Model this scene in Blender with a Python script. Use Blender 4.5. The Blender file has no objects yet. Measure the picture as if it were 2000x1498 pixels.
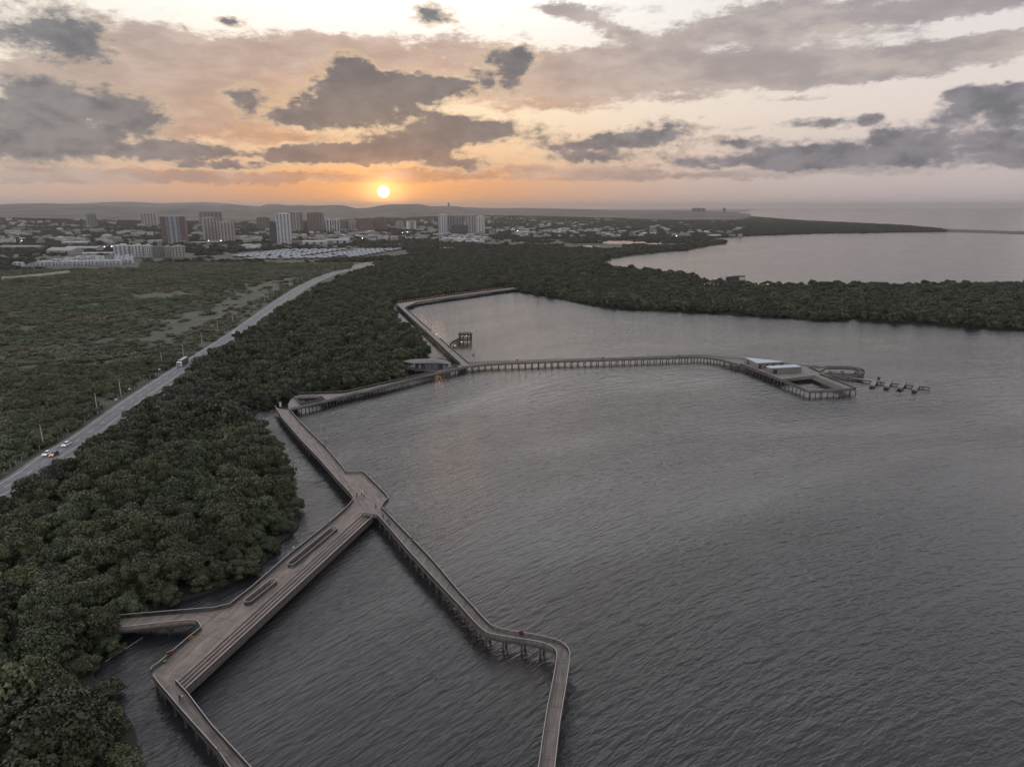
import bpy, math, random
import numpy as np
from mathutils import Vector, Matrix
from mathutils.geometry import tessellate_polygon

# ------------------------------------------------------------------ camera
S = bpy.context.scene
H = 95.0
PITCH = math.radians(14.5)
F = 1333.0
cam_d = bpy.data.cameras.new('camera')
cam = bpy.data.objects.new('camera', cam_d)
S.collection.objects.link(cam)
cam.location = (0, 0, H)
cam.rotation_euler = (math.radians(90) - PITCH, 0, 0)
cam_d.sensor_width = 36.0
cam_d.lens = 36.0 * F / 2000.0
cam_d.clip_start = 1.0
cam_d.clip_end = 120000.0
S.camera = cam

def ray(px, py):
    x = (px - 1000.0) / F; y = (749.0 - py) / F
    c, s = math.cos(PITCH), math.sin(PITCH)
    return Vector((x, y * s + c, y * c - s))

def G(px, py, z=0.0):
    d = ray(px, py); t = (z - H) / d.z
    return Vector((d.x * t, d.y * t, z))

def azel(px, py):
    d = ray(px, py).normalized()
    return math.degrees(math.atan2(d.x, d.y)), math.degrees(math.asin(d.z))

# ------------------------------------------------------------------ world
SUN_AZ, SUN_EL = azel(749, 375)
W = bpy.data.worlds.new('World'); S.world = W; W.use_nodes = True
nt = W.node_tree; nt.nodes.clear()
def N(t, **kw):
    n = nt.nodes.new(t)
    for k, v in kw.items():
        setattr(n, k, v)
    return n
def L(a, b): nt.links.new(a, b)
def math_n(op, a, b=None, c=None, clamp=False):
    n = N('ShaderNodeMath', operation=op); n.use_clamp = clamp
    for i, v in enumerate((a, b, c)):
        if v is None: continue
        if isinstance(v, (int, float)): n.inputs[i].default_value = v
        else: L(v, n.inputs[i])
    return n.outputs[0]
def mixc(f, a, b):
    n = N('ShaderNodeMix', data_type='RGBA')
    for i, v in ((0, f), (6, a), (7, b)):
        if isinstance(v, (int, float)): n.inputs[i].default_value = v
        elif isinstance(v, tuple): n.inputs[i].default_value = (*v, 1)
        else: L(v, n.inputs[i])
    return n.outputs[2]
def srgb(r, g, b):
    f = lambda c: (c / 255 / 12.92) if c / 255 <= 0.04045 else ((c / 255 + 0.055) / 1.055) ** 2.4
    return (f(r), f(g), f(b))
def smooth(v, lo, hi, a=0.0, b=1.0):
    n = N('ShaderNodeMapRange', interpolation_type='SMOOTHSTEP')
    L(v, n.inputs[0])
    for i, q in zip((1, 2, 3, 4), (lo, hi, a, b)): n.inputs[i].default_value = q
    return n.outputs[0]
def ramp(v, stops, interp='LINEAR'):
    n = N('ShaderNodeValToRGB'); L(v, n.inputs[0])
    cr = n.color_ramp; cr.interpolation = interp
    cr.elements[0].position = stops[0][0]; cr.elements[0].color = (*stops[0][1], 1)
    cr.elements[1].position = stops[-1][0]; cr.elements[1].color = (*stops[-1][1], 1)
    for p, c in stops[1:-1]:
        e = cr.elements.new(p); e.color = (*c, 1)
    return n.outputs[0]

tc = N('ShaderNodeTexCoord')
sep = N('ShaderNodeSeparateXYZ'); L(tc.outputs['Generated'], sep.inputs[0])
AZ = math_n('MULTIPLY', math_n('ARCTAN2', sep.outputs[0], sep.outputs[1]), 57.29578)
EL = math_n('MULTIPLY', math_n('ARCSINE', sep.outputs[2]), 57.29578)
comb = N('ShaderNodeCombineXYZ'); L(AZ, comb.inputs[0]); L(EL, comb.inputs[1])
P0 = comb.outputs[0]
def noise_w(scale, sx, sy, detail=5.0, rough=0.55, off=0.0):
    m = N('ShaderNodeMapping'); L(P0, m.inputs[0])
    m.inputs['Scale'].default_value = (sx, sy, 1); m.inputs['Location'].default_value = (off, off * 0.7, off)
    n = N('ShaderNodeTexNoise'); L(m.outputs[0], n.inputs['Vector'])
    n.inputs['Scale'].default_value = scale; n.inputs['Detail'].default_value = detail
    n.inputs['Roughness'].default_value = rough
    return n
def vmath(op, a, b):
    n = N('ShaderNodeVectorMath', operation=op)
    for i, v in enumerate((a, b)):
        if isinstance(v, tuple): n.inputs[i].default_value = v
        else: L(v, n.inputs[i])
    return n.outputs[0]
wn = noise_w(0.42, 1.0, 1.9, 6.0, 0.6)
warp = vmath('MULTIPLY', vmath('SUBTRACT', wn.outputs['Color'], (0.5, 0.5, 0.5)), (2.0, 0.9, 0))
wn2 = noise_w(1.7, 1.0, 1.7, 4.0, 0.6, 5.5)
warp2 = vmath('MULTIPLY', vmath('SUBTRACT', wn2.outputs['Color'], (0.5, 0.5, 0.5)), (1.1, 0.7, 0))
PW = vmath('ADD', vmath('ADD', P0, warp), warp2)

def blobs(items, vec, k=1.75):
    prev = 0.0
    for it in items:
        cx, cy, rx, ry = it[:4]; s = it[4] if len(it) > 4 else 1.0; rot = it[5] if len(it) > 5 else 0.0
        a, e = azel(cx, cy)
        ra = abs(azel(cx + rx, cy)[0] - azel(cx - rx, cy)[0]) / 2 * k
        re = abs(azel(cx, cy + ry)[1] - azel(cx, cy - ry)[1]) / 2 * k
        m = N('ShaderNodeMapping', vector_type='TEXTURE'); L(vec, m.inputs[0])
        m.inputs['Location'].default_value = (a, e, 0)
        m.inputs['Rotation'].default_value = (0, 0, math.radians(rot))
        m.inputs['Scale'].default_value = (ra, re, 1)
        g = N('ShaderNodeTexGradient', gradient_type='SPHERICAL'); L(m.outputs[0], g.inputs[0])
        prev = math_n('MULTIPLY_ADD', g.outputs['Fac'], s, prev)
    return prev

DARK = [(70, 55, 150, 52), (150, 95, 70, 30, .7), (60, 205, 120, 60, .9), (190, 222, 130, 45, .8), (30, 285, 110, 38, .7),
        (280, 228, 55, 30, .9), (235, 296, 150, 25, 1.05), (385, 294, 70, 16, .9), (475, 185, 32, 30, .9), (450, 43, 30, 8, .9), (368, 57, 16, 12, .6),
        (665, 138, 48, 34, 1.1), (655, 208, 105, 36, 1.3), (745, 175, 75, 38, 1.1), (860, 172, 125, 25, 1.2), (585, 235, 90, 16, .8),
        (975, 112, 62, 28, 1.0), (1015, 135, 26, 28, .8), (842, 28, 42, 24, 1.1), (850, 222, 50, 14, .7),
        (725, 292, 110, 20, 1.2), (560, 305, 66, 15, 1.1), (840, 262, 95, 26, 1.2), (960, 255, 85, 20, 1.2), (440, 326, 75, 8, 1.1),
        (650, 302, 80, 15, 1.0), (880, 318, 120, 17, .9), (1130, 285, 90, 17, 1.1), (1300, 262, 62, 26, 1.2), (1210, 270, 60, 14, .8), (1170, 310, 80, 10, .9),
        (1430, 277, 42, 10, 1.0), (1545, 300, 110, 22, 1.2), (1350, 315, 70, 14, .8), (1500, 322, 100, 12, .7), (1660, 310, 110, 22, 1.1),
        (1810, 280, 70, 36, 1.35), (1725, 262, 42, 12, 1.0), (1615, 240, 90, 11, 1.0), (1703, 235, 16, 8, .8),
        (1935, 205, 95, 27, 1.3), (1885, 182, 45, 16, .8), (1980, 272, 70, 34, 1.2), (1960, 318, 80, 18, .8), (1990, 185, 40, 20, .8)]
MID = [(500, 125, 240, 50, 1.2), (330, 170, 200, 62, 1.2), (420, 235, 170, 52, 1.1), (700, 115, 170, 34, 1.0), (900, 90, 110, 24, .8), (250, 60, 90, 30, .7),
       (1100, 140, 190, 38, 1.2), (1190, 55, 110, 16, 1.1, -18), (1420, 120, 270, 36, 1.3), (1540, 145, 260, 26, 1.1), (1800, 118, 250, 24, 1.2, 4), (1980, 75, 120, 16, 1.1),
       (1420, 48, 130, 24, .9, 12), (1640, 30, 280, 30, 1.3), (1880, 12, 160, 16, 1.0), (1100, 185, 200, 20, 1.0), (1350, 192, 90, 7, .7), (1560, 192, 90, 5, .6),
       (570, 268, 70, 10, .5), (310, 346, 280, 11, 1.1), (600, 347, 190, 12, 1.0), (850, 338, 110, 16, 1.0), (1110, 335, 150, 16, 1.0), (1270, 343, 130, 10, .9), (120, 330, 160, 18, .7),
       (1400, 250, 70, 9, .6), (1650, 335, 170, 12, .7), (1120, 20, 130, 14, .5), (640, 75, 50, 14, .5), (100, 140, 130, 24, .8), (1060, 210, 120, 12, .6),
       (30, 355, 200, 8, .7), (1500, 340, 120, 8, .6), (950, 45, 60, 9, .35)]
dn = noise_w(0.42, 1.0, 2.0, 8.0, 0.60, 3.3)
dn3 = noise_w(1.15, 1.0, 1.9, 5.0, 0.6, 13.7)
dval = math_n('ADD', blobs(DARK, PW, 1.85), math_n('MULTIPLY', math_n('SUBTRACT', dn.outputs[0], 0.5), 1.5))
dval = math_n('ADD', dval, math_n('MULTIPLY', math_n('SUBTRACT', dn3.outputs[0], 0.5), 0.85))
aD = smooth(dval, 0.26, 0.92)
mn = noise_w(0.34, 1.0, 3.0, 9.0, 0.68, 9.1)
mval = math_n('ADD', blobs(MID, PW), math_n('MULTIPLY', math_n('SUBTRACT', mn.outputs[0], 0.5), 2.2))
aM = smooth(mval, 0.22, 0.86)

# angle from the sun
sd = (math.cos(math.radians(SUN_EL)) * math.sin(math.radians(SUN_AZ)), math.cos(math.radians(SUN_EL)) * math.cos(math.radians(SUN_AZ)), math.sin(math.radians(SUN_EL)))
da = math_n('SUBTRACT', AZ, SUN_AZ); de = math_n('SUBTRACT', EL, SUN_EL)
def gauss(sa, se):
    q = math_n('ADD', math_n('POWER', math_n('ABSOLUTE', math_n('DIVIDE', da, sa)), 2.0), math_n('POWER', math_n('ABSOLUTE', math_n('DIVIDE', de, se)), 2.0))
    return math_n('POWER', 0.367879, q)
near = gauss(20.0, 30.0)
glow = gauss(4.6, 1.7)
glow2 = gauss(1.6, 1.25)
right = smooth(AZ, -4.0, 34.0)
e01 = math_n('DIVIDE', math_n('MAXIMUM', EL, 0.0), 16.0, clamp=True)
base_sun = ramp(e01, [(0.0, srgb(238, 164, 98)), (0.1, srgb(240, 170, 108)), (0.2, srgb(246, 192, 138)), (0.42, srgb(255, 228, 188)), (0.6, srgb(255, 238, 210)), (0.78, (1.15, 1.06, 0.95)), (1.0, (1.35, 1.32, 1.25))])
base_out = ramp(e01, [(0.0, srgb(186, 174, 170)), (0.15, srgb(204, 188, 178)), (0.4, srgb(242, 226, 210)), (0.62, srgb(246, 236, 226)), (1.0, srgb(245, 244, 240))])
sky = mixc(near, base_out, base_sun)
sky = mixc(math_n('MULTIPLY', right, 0.35), sky, srgb(196, 188, 196))
# middle sheet of cloud: peach near the sun, grey lilac away from it
dens = smooth(mval, 0.45, 1.7)
mid_sun = ramp(e01, [(0.0, srgb(196, 138, 98)), (0.25, srgb(200, 142, 104)), (0.45, srgb(222, 168, 126)), (0.62, srgb(200, 160, 138)), (1.0, srgb(176, 168, 166))])
mid_out = ramp(e01, [(0.0, srgb(164, 154, 152)), (0.4, srgb(180, 169, 164)), (0.62, srgb(166, 157, 156)), (1.0, srgb(160, 157, 158))])
midc = mixc(near, mid_out, mid_sun)
midc = mixc(math_n('MULTIPLY', right, 0.4), midc, srgb(162, 154, 160))
midc = mixc(math_n('MULTIPLY', dens, 0.35), midc, srgb(150, 142, 142))
mtx = noise_w(0.22, 1.0, 2.6, 8.0, 0.62, 61.0)
midc = mixc(smooth(mtx.outputs[0], 0.42, 0.66, 0.0, 0.4), midc, srgb(222, 204, 192))
midc = mixc(smooth(mtx.outputs[0], 0.5, 0.3, 0.0, 0.35), midc, srgb(140, 132, 134))
sky = mixc(math_n('MULTIPLY', aM, 0.93), sky, midc)
# low dark cumulus
dd = smooth(dval, 0.45, 1.15)
dk_sun = ramp(e01, [(0.0, srgb(172, 132, 110)), (0.2, srgb(146, 128, 122)), (0.36, srgb(122, 119, 121)), (0.6, srgb(112, 114, 119)), (1.0, srgb(108, 111, 118))])
dk_out = ramp(e01, [(0.0, srgb(156, 149, 150)), (0.4, srgb(138, 136, 142)), (1.0, srgb(122, 126, 134))])
dkc = mixc(near, dk_out, dk_sun)
dkc = mixc(math_n('MULTIPLY', right, 0.6), dkc, srgb(148, 141, 151))
dkc = mixc(smooth(AZ, -13.0, -34.0, 0.0, 0.55), dkc, srgb(146, 144, 144))
dn2 = noise_w(0.5, 1.0, 1.8, 6.0, 0.5, 21.0)
dd2 = math_n('MULTIPLY', dd, smooth(dn2.outputs[0], 0.34, 0.66, 0.3, 1.0))
dkc = mixc(math_n('MULTIPLY', dd2, 0.8), dkc, srgb(82, 90, 100))
sky = mixc(math_n('MULTIPLY', aD, 0.94), sky, dkc)
rim = math_n('MULTIPLY', math_n('MULTIPLY', math_n('MULTIPLY', aD, math_n('SUBTRACT', 1.0, aD)), near), 1.6)
sky = mixc(rim, sky, srgb(255, 222, 178))
# glow and disc of the setting sun
def add_c(a, f, c):
    n = N('ShaderNodeMix', data_type='RGBA', blend_type='ADD')
    L(f, n.inputs[0]); L(a, n.inputs[6]); n.inputs[7].default_value = (*c, 1)
    return n.outputs[2]
sky = add_c(sky, math_n('MULTIPLY', glow, 0.6), (0.62, 0.26, 0.04))
sky = add_c(sky, math_n('MULTIPLY', glow2, 1.2), (0.85, 0.50, 0.16))
dist = math_n('SQRT', math_n('ADD', math_n('MULTIPLY', da, da), math_n('MULTIPLY', de, de)))
disc = smooth(dist, 0.30, 0.54, 1.0, 0.0)
sky = add_c(sky, disc, (3.0, 2.7, 2.2))
# overhead and behind the viewer: broken high cloud, bluish towards the east
up_n = noise_w(0.06, 1.0, 1.6, 4.0, 0.5, 41.0)
upc = mixc(smooth(up_n.outputs[0], 0.4, 0.62), (2.6, 2.54, 2.58), (1.78, 1.74, 1.80))
upc = mixc(smooth(EL, 24.0, 58.0), upc, mixc(smooth(up_n.outputs[0], 0.4, 0.62), (0.78, 0.79, 0.88), (0.50, 0.51, 0.58)))
back = smooth(math_n('ABSOLUTE', AZ), 70.0, 150.0)
upc = mixc(math_n('MULTIPLY', back, 0.7), upc, (0.36, 0.39, 0.47))
upc = mixc(smooth(AZ, 6.0, 44.0, 0.0, 0.62), upc, (0.54, 0.53, 0.60))
hi = smooth(EL, 15.0, 21.0)
sky = mixc(math_n('MAXIMUM', hi, smooth(math_n('ABSOLUTE', AZ), 48.0, 75.0)), sky, upc)
# Nishita sky beneath the cloud colours
nis = N('ShaderNodeTexSky', sky_type='NISHITA'); nis.sun_disc = False
nis.sun_elevation = math.radians(SUN_EL); nis.sun_rotation = math.radians(SUN_AZ)
nis.dust_density = 3.0
bg1 = N('ShaderNodeBackground'); L(nis.outputs[0], bg1.inputs[0]); bg1.inputs[1].default_value = 0.008
bg2 = N('ShaderNodeBackground'); L(sky, bg2.inputs[0]); bg2.inputs[1].default_value = 1.0
ad = N('ShaderNodeAddShader'); L(bg1.outputs[0], ad.inputs[0]); L(bg2.outputs[0], ad.inputs[1])
wo = N('ShaderNodeOutputWorld'); L(ad.outputs[0], wo.inputs[0])
W.cycles.sampling_method = 'MANUAL'; W.cycles.sample_map_resolution = 512

# ------------------------------------------------------------------ sun
sl = bpy.data.lights.new('sun', 'SUN'); sl.energy = 0.08; sl.angle = math.radians(8.0); sl.color = (1.0, 0.62, 0.34)
so = bpy.data.objects.new('sun', sl); S.collection.objects.link(so)
so.rotation_euler = Vector(sd).to_track_quat('Z', 'Y').to_euler()
S.view_settings.view_transform = 'Standard'; S.view_settings.look = 'None'
S.view_settings.exposure = 0.0; S.view_settings.gamma = 1.0
cy = S.cycles
cy.use_denoising = True
cy.max_bounces = 5; cy.diffuse_bounces = 2; cy.glossy_bounces = 3; cy.volume_bounces = 0; cy.transmission_bounces = 2
cy.transparent_max_bounces = 6
cy.use_adaptive_sampling = True; cy.adaptive_threshold = 0.02
cy.sample_clamp_indirect = 4.0

# ------------------------------------------------------------------ materials
def material(name, col, rough=0.85, var=0.15, scale=2.0, metal=0.0, col2=None, emit=None, emit_s=0.0, objvar=0.0, bump=0.0, detail=4.0, stretch=(1, 1, 1)):
    m = bpy.data.materials.new(name); m.use_nodes = True
    t = m.node_tree; b = t.nodes['Principled BSDF']
    b.inputs['Roughness'].default_value = rough; b.inputs['Metallic'].default_value = metal
    co = t.nodes.new('ShaderNodeTexCoord'); mp = t.nodes.new('ShaderNodeMapping'); mp.inputs['Scale'].default_value = stretch
    t.links.new(co.outputs['Object'], mp.inputs[0])
    nz = t.nodes.new('ShaderNodeTexNoise'); nz.inputs['Scale'].default_value = scale; nz.inputs['Detail'].default_value = detail
    t.links.new(mp.outputs[0], nz.inputs['Vector'])
    r = t.nodes.new('ShaderNodeValToRGB'); t.links.new(nz.outputs[0], r.inputs[0])
    c2 = col2 or tuple(min(1, c * (1 + var)) for c in col); c1 = col if col2 else tuple(c * (1 - var) for c in col)
    r.color_ramp.elements[0].position = 0.35; r.color_ramp.elements[0].color = (*c1, 1)
    r.color_ramp.elements[1].position = 0.65; r.color_ramp.elements[1].color = (*c2, 1)
    out = r.outputs[0]
    if name == 'dry scrub foliage':
        gg = t.nodes.new('ShaderNodeNewGeometry'); n9 = t.nodes.new('ShaderNodeTexNoise'); n9.inputs['Scale'].default_value = 0.011; n9.inputs['Detail'].default_value = 5
        t.links.new(gg.outputs['Position'], n9.inputs['Vector'])
        r9 = t.nodes.new('ShaderNodeValToRGB'); t.links.new(n9.outputs[0], r9.inputs[0])
        r9.color_ramp.elements[0].position = 0.42; r9.color_ramp.elements[0].color = (0.75, 0.92, 0.62, 1)
        r9.color_ramp.elements[1].position = 0.60; r9.color_ramp.elements[1].color = (1.25, 1.12, 1.1, 1)
        mm = t.nodes.new('ShaderNodeMix'); mm.data_type = 'RGBA'; mm.blend_type = 'MULTIPLY'; mm.inputs[0].default_value = 1
        t.links.new(out, mm.inputs[6]); t.links.new(r9.outputs[0], mm.inputs[7]); out = mm.outputs[2]
    if objvar:
        oi = t.nodes.new('ShaderNodeObjectInfo')
        hs = t.nodes.new('ShaderNodeHueSaturation')
        mr = t.nodes.new('ShaderNodeMapRange'); mr.inputs[3].default_value = 1 - objvar; mr.inputs[4].default_value = 1 + objvar
        t.links.new(oi.outputs['Random'], mr.inputs[0]); t.links.new(mr.outputs[0], hs.inputs['Value']); t.links.new(out, hs.inputs['Color'])
        mu = t.nodes.new('ShaderNodeMath'); mu.operation = 'MULTIPLY'; mu.inputs[1].default_value = 7.31
        fr = t.nodes.new('ShaderNodeMath'); fr.operation = 'FRACT'
        t.links.new(oi.outputs['Random'], mu.inputs[0]); t.links.new(mu.outputs[0], fr.inputs[0])
        m2 = t.nodes.new('ShaderNodeMapRange'); m2.inputs[3].default_value = 0.48; m2.inputs[4].default_value = 0.525
        t.links.new(fr.outputs[0], m2.inputs[0]); t.links.new(m2.outputs[0], hs.inputs['Hue'])
        out = hs.outputs[0]
    t.links.new(out, b.inputs['Base Color'])
    if bump:
        bp = t.nodes.new('ShaderNodeBump'); bp.inputs['Distance'].default_value = bump
        t.links.new(nz.outputs[0], bp.inputs['Height']); t.links.new(bp.outputs[0], b.inputs['Normal'])
    if emit:
        b.inputs['Emission Color'].default_value = (*emit, 1); b.inputs['Emission Strength'].default_value = emit_s
    return m

def deck_material(name, angle, col=(0.150, 0.120, 0.108)):
    """weathered planks laid along the walk, with panel joints across it"""
    m = bpy.data.materials.new(name); m.use_nodes = True
    t = m.node_tree; b = t.nodes['Principled BSDF']; b.inputs['Roughness'].default_value = 0.72
    ge = t.nodes.new('ShaderNodeNewGeometry')
    mp = t.nodes.new('ShaderNodeMapping'); t.links.new(ge.outputs['Position'], mp.inputs[0])
    mp.inputs['Rotation'].default_value = (0, 0, -angle)
    br = t.nodes.new('ShaderNodeTexBrick'); t.links.new(mp.outputs[0], br.inputs['Vector'])
    br.inputs['Scale'].default_value = 1.0; br.inputs['Brick Width'].default_value = 4.8; br.inputs['Row Height'].default_value = 0.3
    br.inputs['Mortar Size'].default_value = 0.02; br.offset = 0.5
    br.inputs['Color1'].default_value = (*[c * 1.28 for c in col], 1)
    br.inputs['Color2'].default_value = (*[c * 0.78 for c in col], 1)
    br.inputs['Mortar'].default_value = (*[c * 0.4 for c in col], 1)
    nz = t.nodes.new('ShaderNodeTexNoise'); nz.inputs['Scale'].default_value = 0.35; nz.inputs['Detail'].default_value = 6
    mp2 = t.nodes.new('ShaderNodeMapping'); mp2.inputs['Scale'].default_value = (0.6, 2.5, 1); t.links.new(mp.outputs[0], mp2.inputs[0])
    t.links.new(mp2.outputs[0], nz.inputs['Vector'])
    r = t.nodes.new('ShaderNodeValToRGB'); t.links.new(nz.outputs[0], r.inputs[0])
    r.color_ramp.elements[0].position = 0.3; r.color_ramp.elements[0].color = (0.62, 0.63, 0.64, 1)
    r.color_ramp.elements[1].position = 0.7; r.color_ramp.elements[1].color = (1.22, 1.14, 1.07, 1)
    mx = t.nodes.new('ShaderNodeMix'); mx.data_type = 'RGBA'; mx.blend_type = 'MULTIPLY'; mx.inputs[0].default_value = 1
    t.links.new(br.outputs[0], mx.inputs[6]); t.links.new(r.outputs[0], mx.inputs[7])
    # dark joints every few metres across the deck
    br2 = t.nodes.new('ShaderNodeTexBrick'); t.links.new(mp.outputs[0], br2.inputs['Vector']); br2.inputs['Scale'].default_value = 1.0
    br2.inputs['Brick Width'].default_value = 6.5; br2.inputs['Row Height'].default_value = 60.0; br2.inputs['Mortar Size'].default_value = 0.09; br2.offset = 0
    br2.inputs['Color1'].default_value = (1, 1, 1, 1); br2.inputs['Color2'].default_value = (0.93, 0.94, 0.96, 1); br2.inputs['Mortar'].default_value = (0.55, 0.55, 0.56, 1)
    m3 = t.nodes.new('ShaderNodeMix'); m3.data_type = 'RGBA'; m3.blend_type = 'MULTIPLY'; m3.inputs[0].default_value = 1
    t.links.new(mx.outputs[2], m3.inputs[6]); t.links.new(br2.outputs[0], m3.inputs[7])
    t.links.new(m3.outputs[2], b.inputs['Base Color'])
    return m

M = {}
M['wood_side'] = material('weathered fascia wood', (0.075, 0.062, 0.056), 0.8, 0.25, 1.5)
M['wood_rail'] = material('dark balusters', (0.060, 0.051, 0.047), 0.75, 0.2, 3)
M['handrail'] = material('pale handrail', (0.29, 0.275, 0.26), 0.5, 0.12, 3)
M['pile'] = material('wet concrete pile', (0.085, 0.080, 0.076), 0.85, 0.3, 2)
M['trunk'] = material('grey bark', (0.075, 0.062, 0.05), 0.9, 0.3, 3)
M['leaf'] = material('mangrove foliage', (0.031, 0.039, 0.016), 0.65, 0.3, 0.7, col2=(0.072, 0.083, 0.032), objvar=0.36)
M['leaf_far'] = material('distant foliage', (0.026, 0.030, 0.018), 0.8, 0.3, 0.5, col2=(0.048, 0.051, 0.030), objvar=0.35)
M['scrub'] = material('dry scrub foliage', (0.070, 0.074, 0.046), 0.8, 0.3, 0.5, col2=(0.120, 0.120, 0.083), objvar=0.35)
M['metal_roof'] = material('pale metal roof', (0.30, 0.335, 0.38), 0.5, 0.08, 1.2, stretch=(1, 6, 1))
M['slat_wall'] = material('grey slatted timber wall', (0.20, 0.185, 0.165), 0.8, 0.25, 2.0, stretch=(6, 6, 0.2))
M['dark_glass'] = material('dark window glass', (0.03, 0.033, 0.038), 0.25, 0.2, 1)
M['asphalt'] = material('asphalt', (0.095, 0.097, 0.103), 0.85, 0.2, 0.25, col2=(0.135, 0.137, 0.142))
M['paint'] = material('road paint', (0.50, 0.50, 0.49), 0.7, 0.2, 0.5)
M['gravel'] = material('gravel verge', (0.13, 0.125, 0.118), 0.95, 0.3, 0.4, col2=(0.21, 0.20, 0.188))
M['mud'] = material('dark mud', (0.014, 0.014, 0.011), 0.95, 0.3, 0.05, col2=(0.024, 0.023, 0.018))
M['concrete'] = material('pale concrete', (0.36, 0.36, 0.34), 0.85, 0.12, 2)
M['black'] = material('black rubber', (0.02, 0.02, 0.02), 0.7, 0.2, 3)

# ------------------------------------------------------------------ mesh builder
class MB:
    def __init__(s): s.v = []; s.f = []
    def add(s, vs, fs):
        o = len(s.v); s.v.extend([tuple(v) for v in vs]); s.f.extend([tuple(i + o for i in f) for f in fs])
    def box(s, c, size, rz=0.0, taper=1.0):
        x, y, z = size[0] / 2, size[1] / 2, size[2] / 2
        cs, sn = math.cos(rz), math.sin(rz); vs = []
        for dz, k in ((-z, 1.0), (z, taper)):
            for dx, dy in ((-x, -y), (x, -y), (x, y), (-x, y)):
                dx *= k; dy *= k
                vs.append((c[0] + dx * cs - dy * sn, c[1] + dx * sn + dy * cs, c[2] + dz))
        s.add(vs, [(0, 3, 2, 1), (4, 5, 6, 7), (0, 1, 5, 4), (1, 2, 6, 5), (2, 3, 7, 6), (3, 0, 4, 7)])
    def bar(s, a, b, w, h):
        a = Vector(a); b = Vector(b); d = b - a
        if d.length < 1e-4: return
        t = d.normalized(); up = Vector((0, 0, 1)) if abs(t.z) < 0.95 else Vector((1, 0, 0))
        sd_ = t.cross(up).normalized() * (w / 2); u = sd_.cross(t).normalized() * (h / 2)
        vs = [a - sd_ - u, a + sd_ - u, a + sd_ + u, a - sd_ + u, b - sd_ - u, b + sd_ - u, b + sd_ + u, b - sd_ + u]
        s.add(vs, [(0, 1, 2, 3), (7, 6, 5, 4), (0, 4, 5, 1), (1, 5, 6, 2), (2, 6, 7, 3), (3, 7, 4, 0)])
    def cyl(s, a, b, r1, r2=None, n=10):
        r2 = r1 if r2 is None else r2
        a = Vector(a); b = Vector(b); t = (b - a).normalized()
        up = Vector((0, 0, 1)) if abs(t.z) < 0.95 else Vector((1, 0, 0))
        u = t.cross(up).normalized(); w = t.cross(u).normalized()
        vs = [a + (u * math.cos(k * 2 * math.pi / n) + w * math.sin(k * 2 * math.pi / n)) * r1 for k in range(n)]
        vs += [b + (u * math.cos(k * 2 * math.pi / n) + w * math.sin(k * 2 * math.pi / n)) * r2 for k in range(n)]
        s.add(vs, [(k, (k + 1) % n, n + (k + 1) % n, n + k) for k in range(n)] + [tuple(range(n))[::-1], tuple(range(n, 2 * n))])
    def slab(s, loops, z0, z1):
        """closed prism over a plan outline, loops[0] the rim and the others holes"""
        flat = [Vector((p[0], p[1], 0)) for lp in loops for p in lp]
        tri = tessellate_polygon([[Vector((p[0], p[1], 0)) for p in lp] for lp in loops])
        n = len(flat)
        fs = []
        for t in tri:
            a, b, c = (flat[i] for i in t)
            cr = (b - a).cross(c - a).z
            if abs(cr) < 1e-7: continue
            q = t if cr > 0 else t[::-1]
            fs.append((q[0] + n, q[1] + n, q[2] + n)); fs.append((q[2], q[1], q[0]))
        k = 0
        for lp in loops:
            m_ = len(lp)
            for i in range(m_):
                a, b = k + i, k + (i + 1) % m_
                fs.append((a, b, b + n, a + n))
            k += m_
        s.add([(p.x, p.y, z0) for p in flat] + [(p.x, p.y, z1) for p in flat], fs)
    def sheet(s, loops, z):
        flat = [p for lp in loops for p in lp]
        tri = tessellate_polygon([[Vector((p[0], p[1], 0)) for p in lp] for lp in loops])
        fs = []
        for t in tri:
            a, b, c = (Vector((flat[i][0], flat[i][1], 0)) for i in t)
            fs.append(tuple(t) if (b - a).cross(c - a).z > 0 else tuple(t[::-1]))
        s.add([(p[0], p[1], z) for p in flat], fs)
    def build(s, name, mt, parent=None, origin=None, smooth_=False):
        me = bpy.data.meshes.new(name)
        o0 = Vector(origin) if origin is not None else Vector((0, 0, 0))
        vs = [(v[0] - o0.x, v[1] - o0.y, v[2] - o0.z) for v in s.v]
        me.from_pydata(vs, [], s.f)
        if smooth_:
            me.polygons.foreach_set('use_smooth', [True] * len(me.polygons))
        me.materials.append(M[mt] if isinstance(mt, str) else mt)
        me.update()
        ob = bpy.data.objects.new(name, me); S.collection.objects.link(ob)
        if parent is not None: ob.parent = parent
        elif origin is not None: ob.location = o0
        return ob

def tag(o, label=None, cat=None, group=None, kind=None):
    if label: o['label'] = label
    if cat: o['category'] = cat
    if group: o['group'] = group
    if kind: o['kind'] = kind
    return o
def thing(name, label, cat, loc=(0, 0, 0), group=None, rz=0.0):
    o = bpy.data.objects.new(name, None); S.collection.objects.link(o)
    o.location = loc; o.rotation_euler = (0, 0, rz); o.empty_display_size = 0.5
    return tag(o, label, cat, group)
def copy_thing(root, loc, rz=0.0, scale=None, label=None, group=None):
    r = root.copy(); S.collection.objects.link(r); r.location = loc; r.rotation_euler = (0, 0, rz)
    if scale is not None: r.scale = (scale, scale, scale) if isinstance(scale, (int, float)) else scale
    if label: r['label'] = label
    if group: r['group'] = group
    for ch in list(root.children):
        c = ch.copy(); S.collection.objects.link(c); c.parent = r
        for g in list(ch.children):
            d = g.copy(); S.collection.objects.link(d); d.parent = c
    return r

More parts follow.
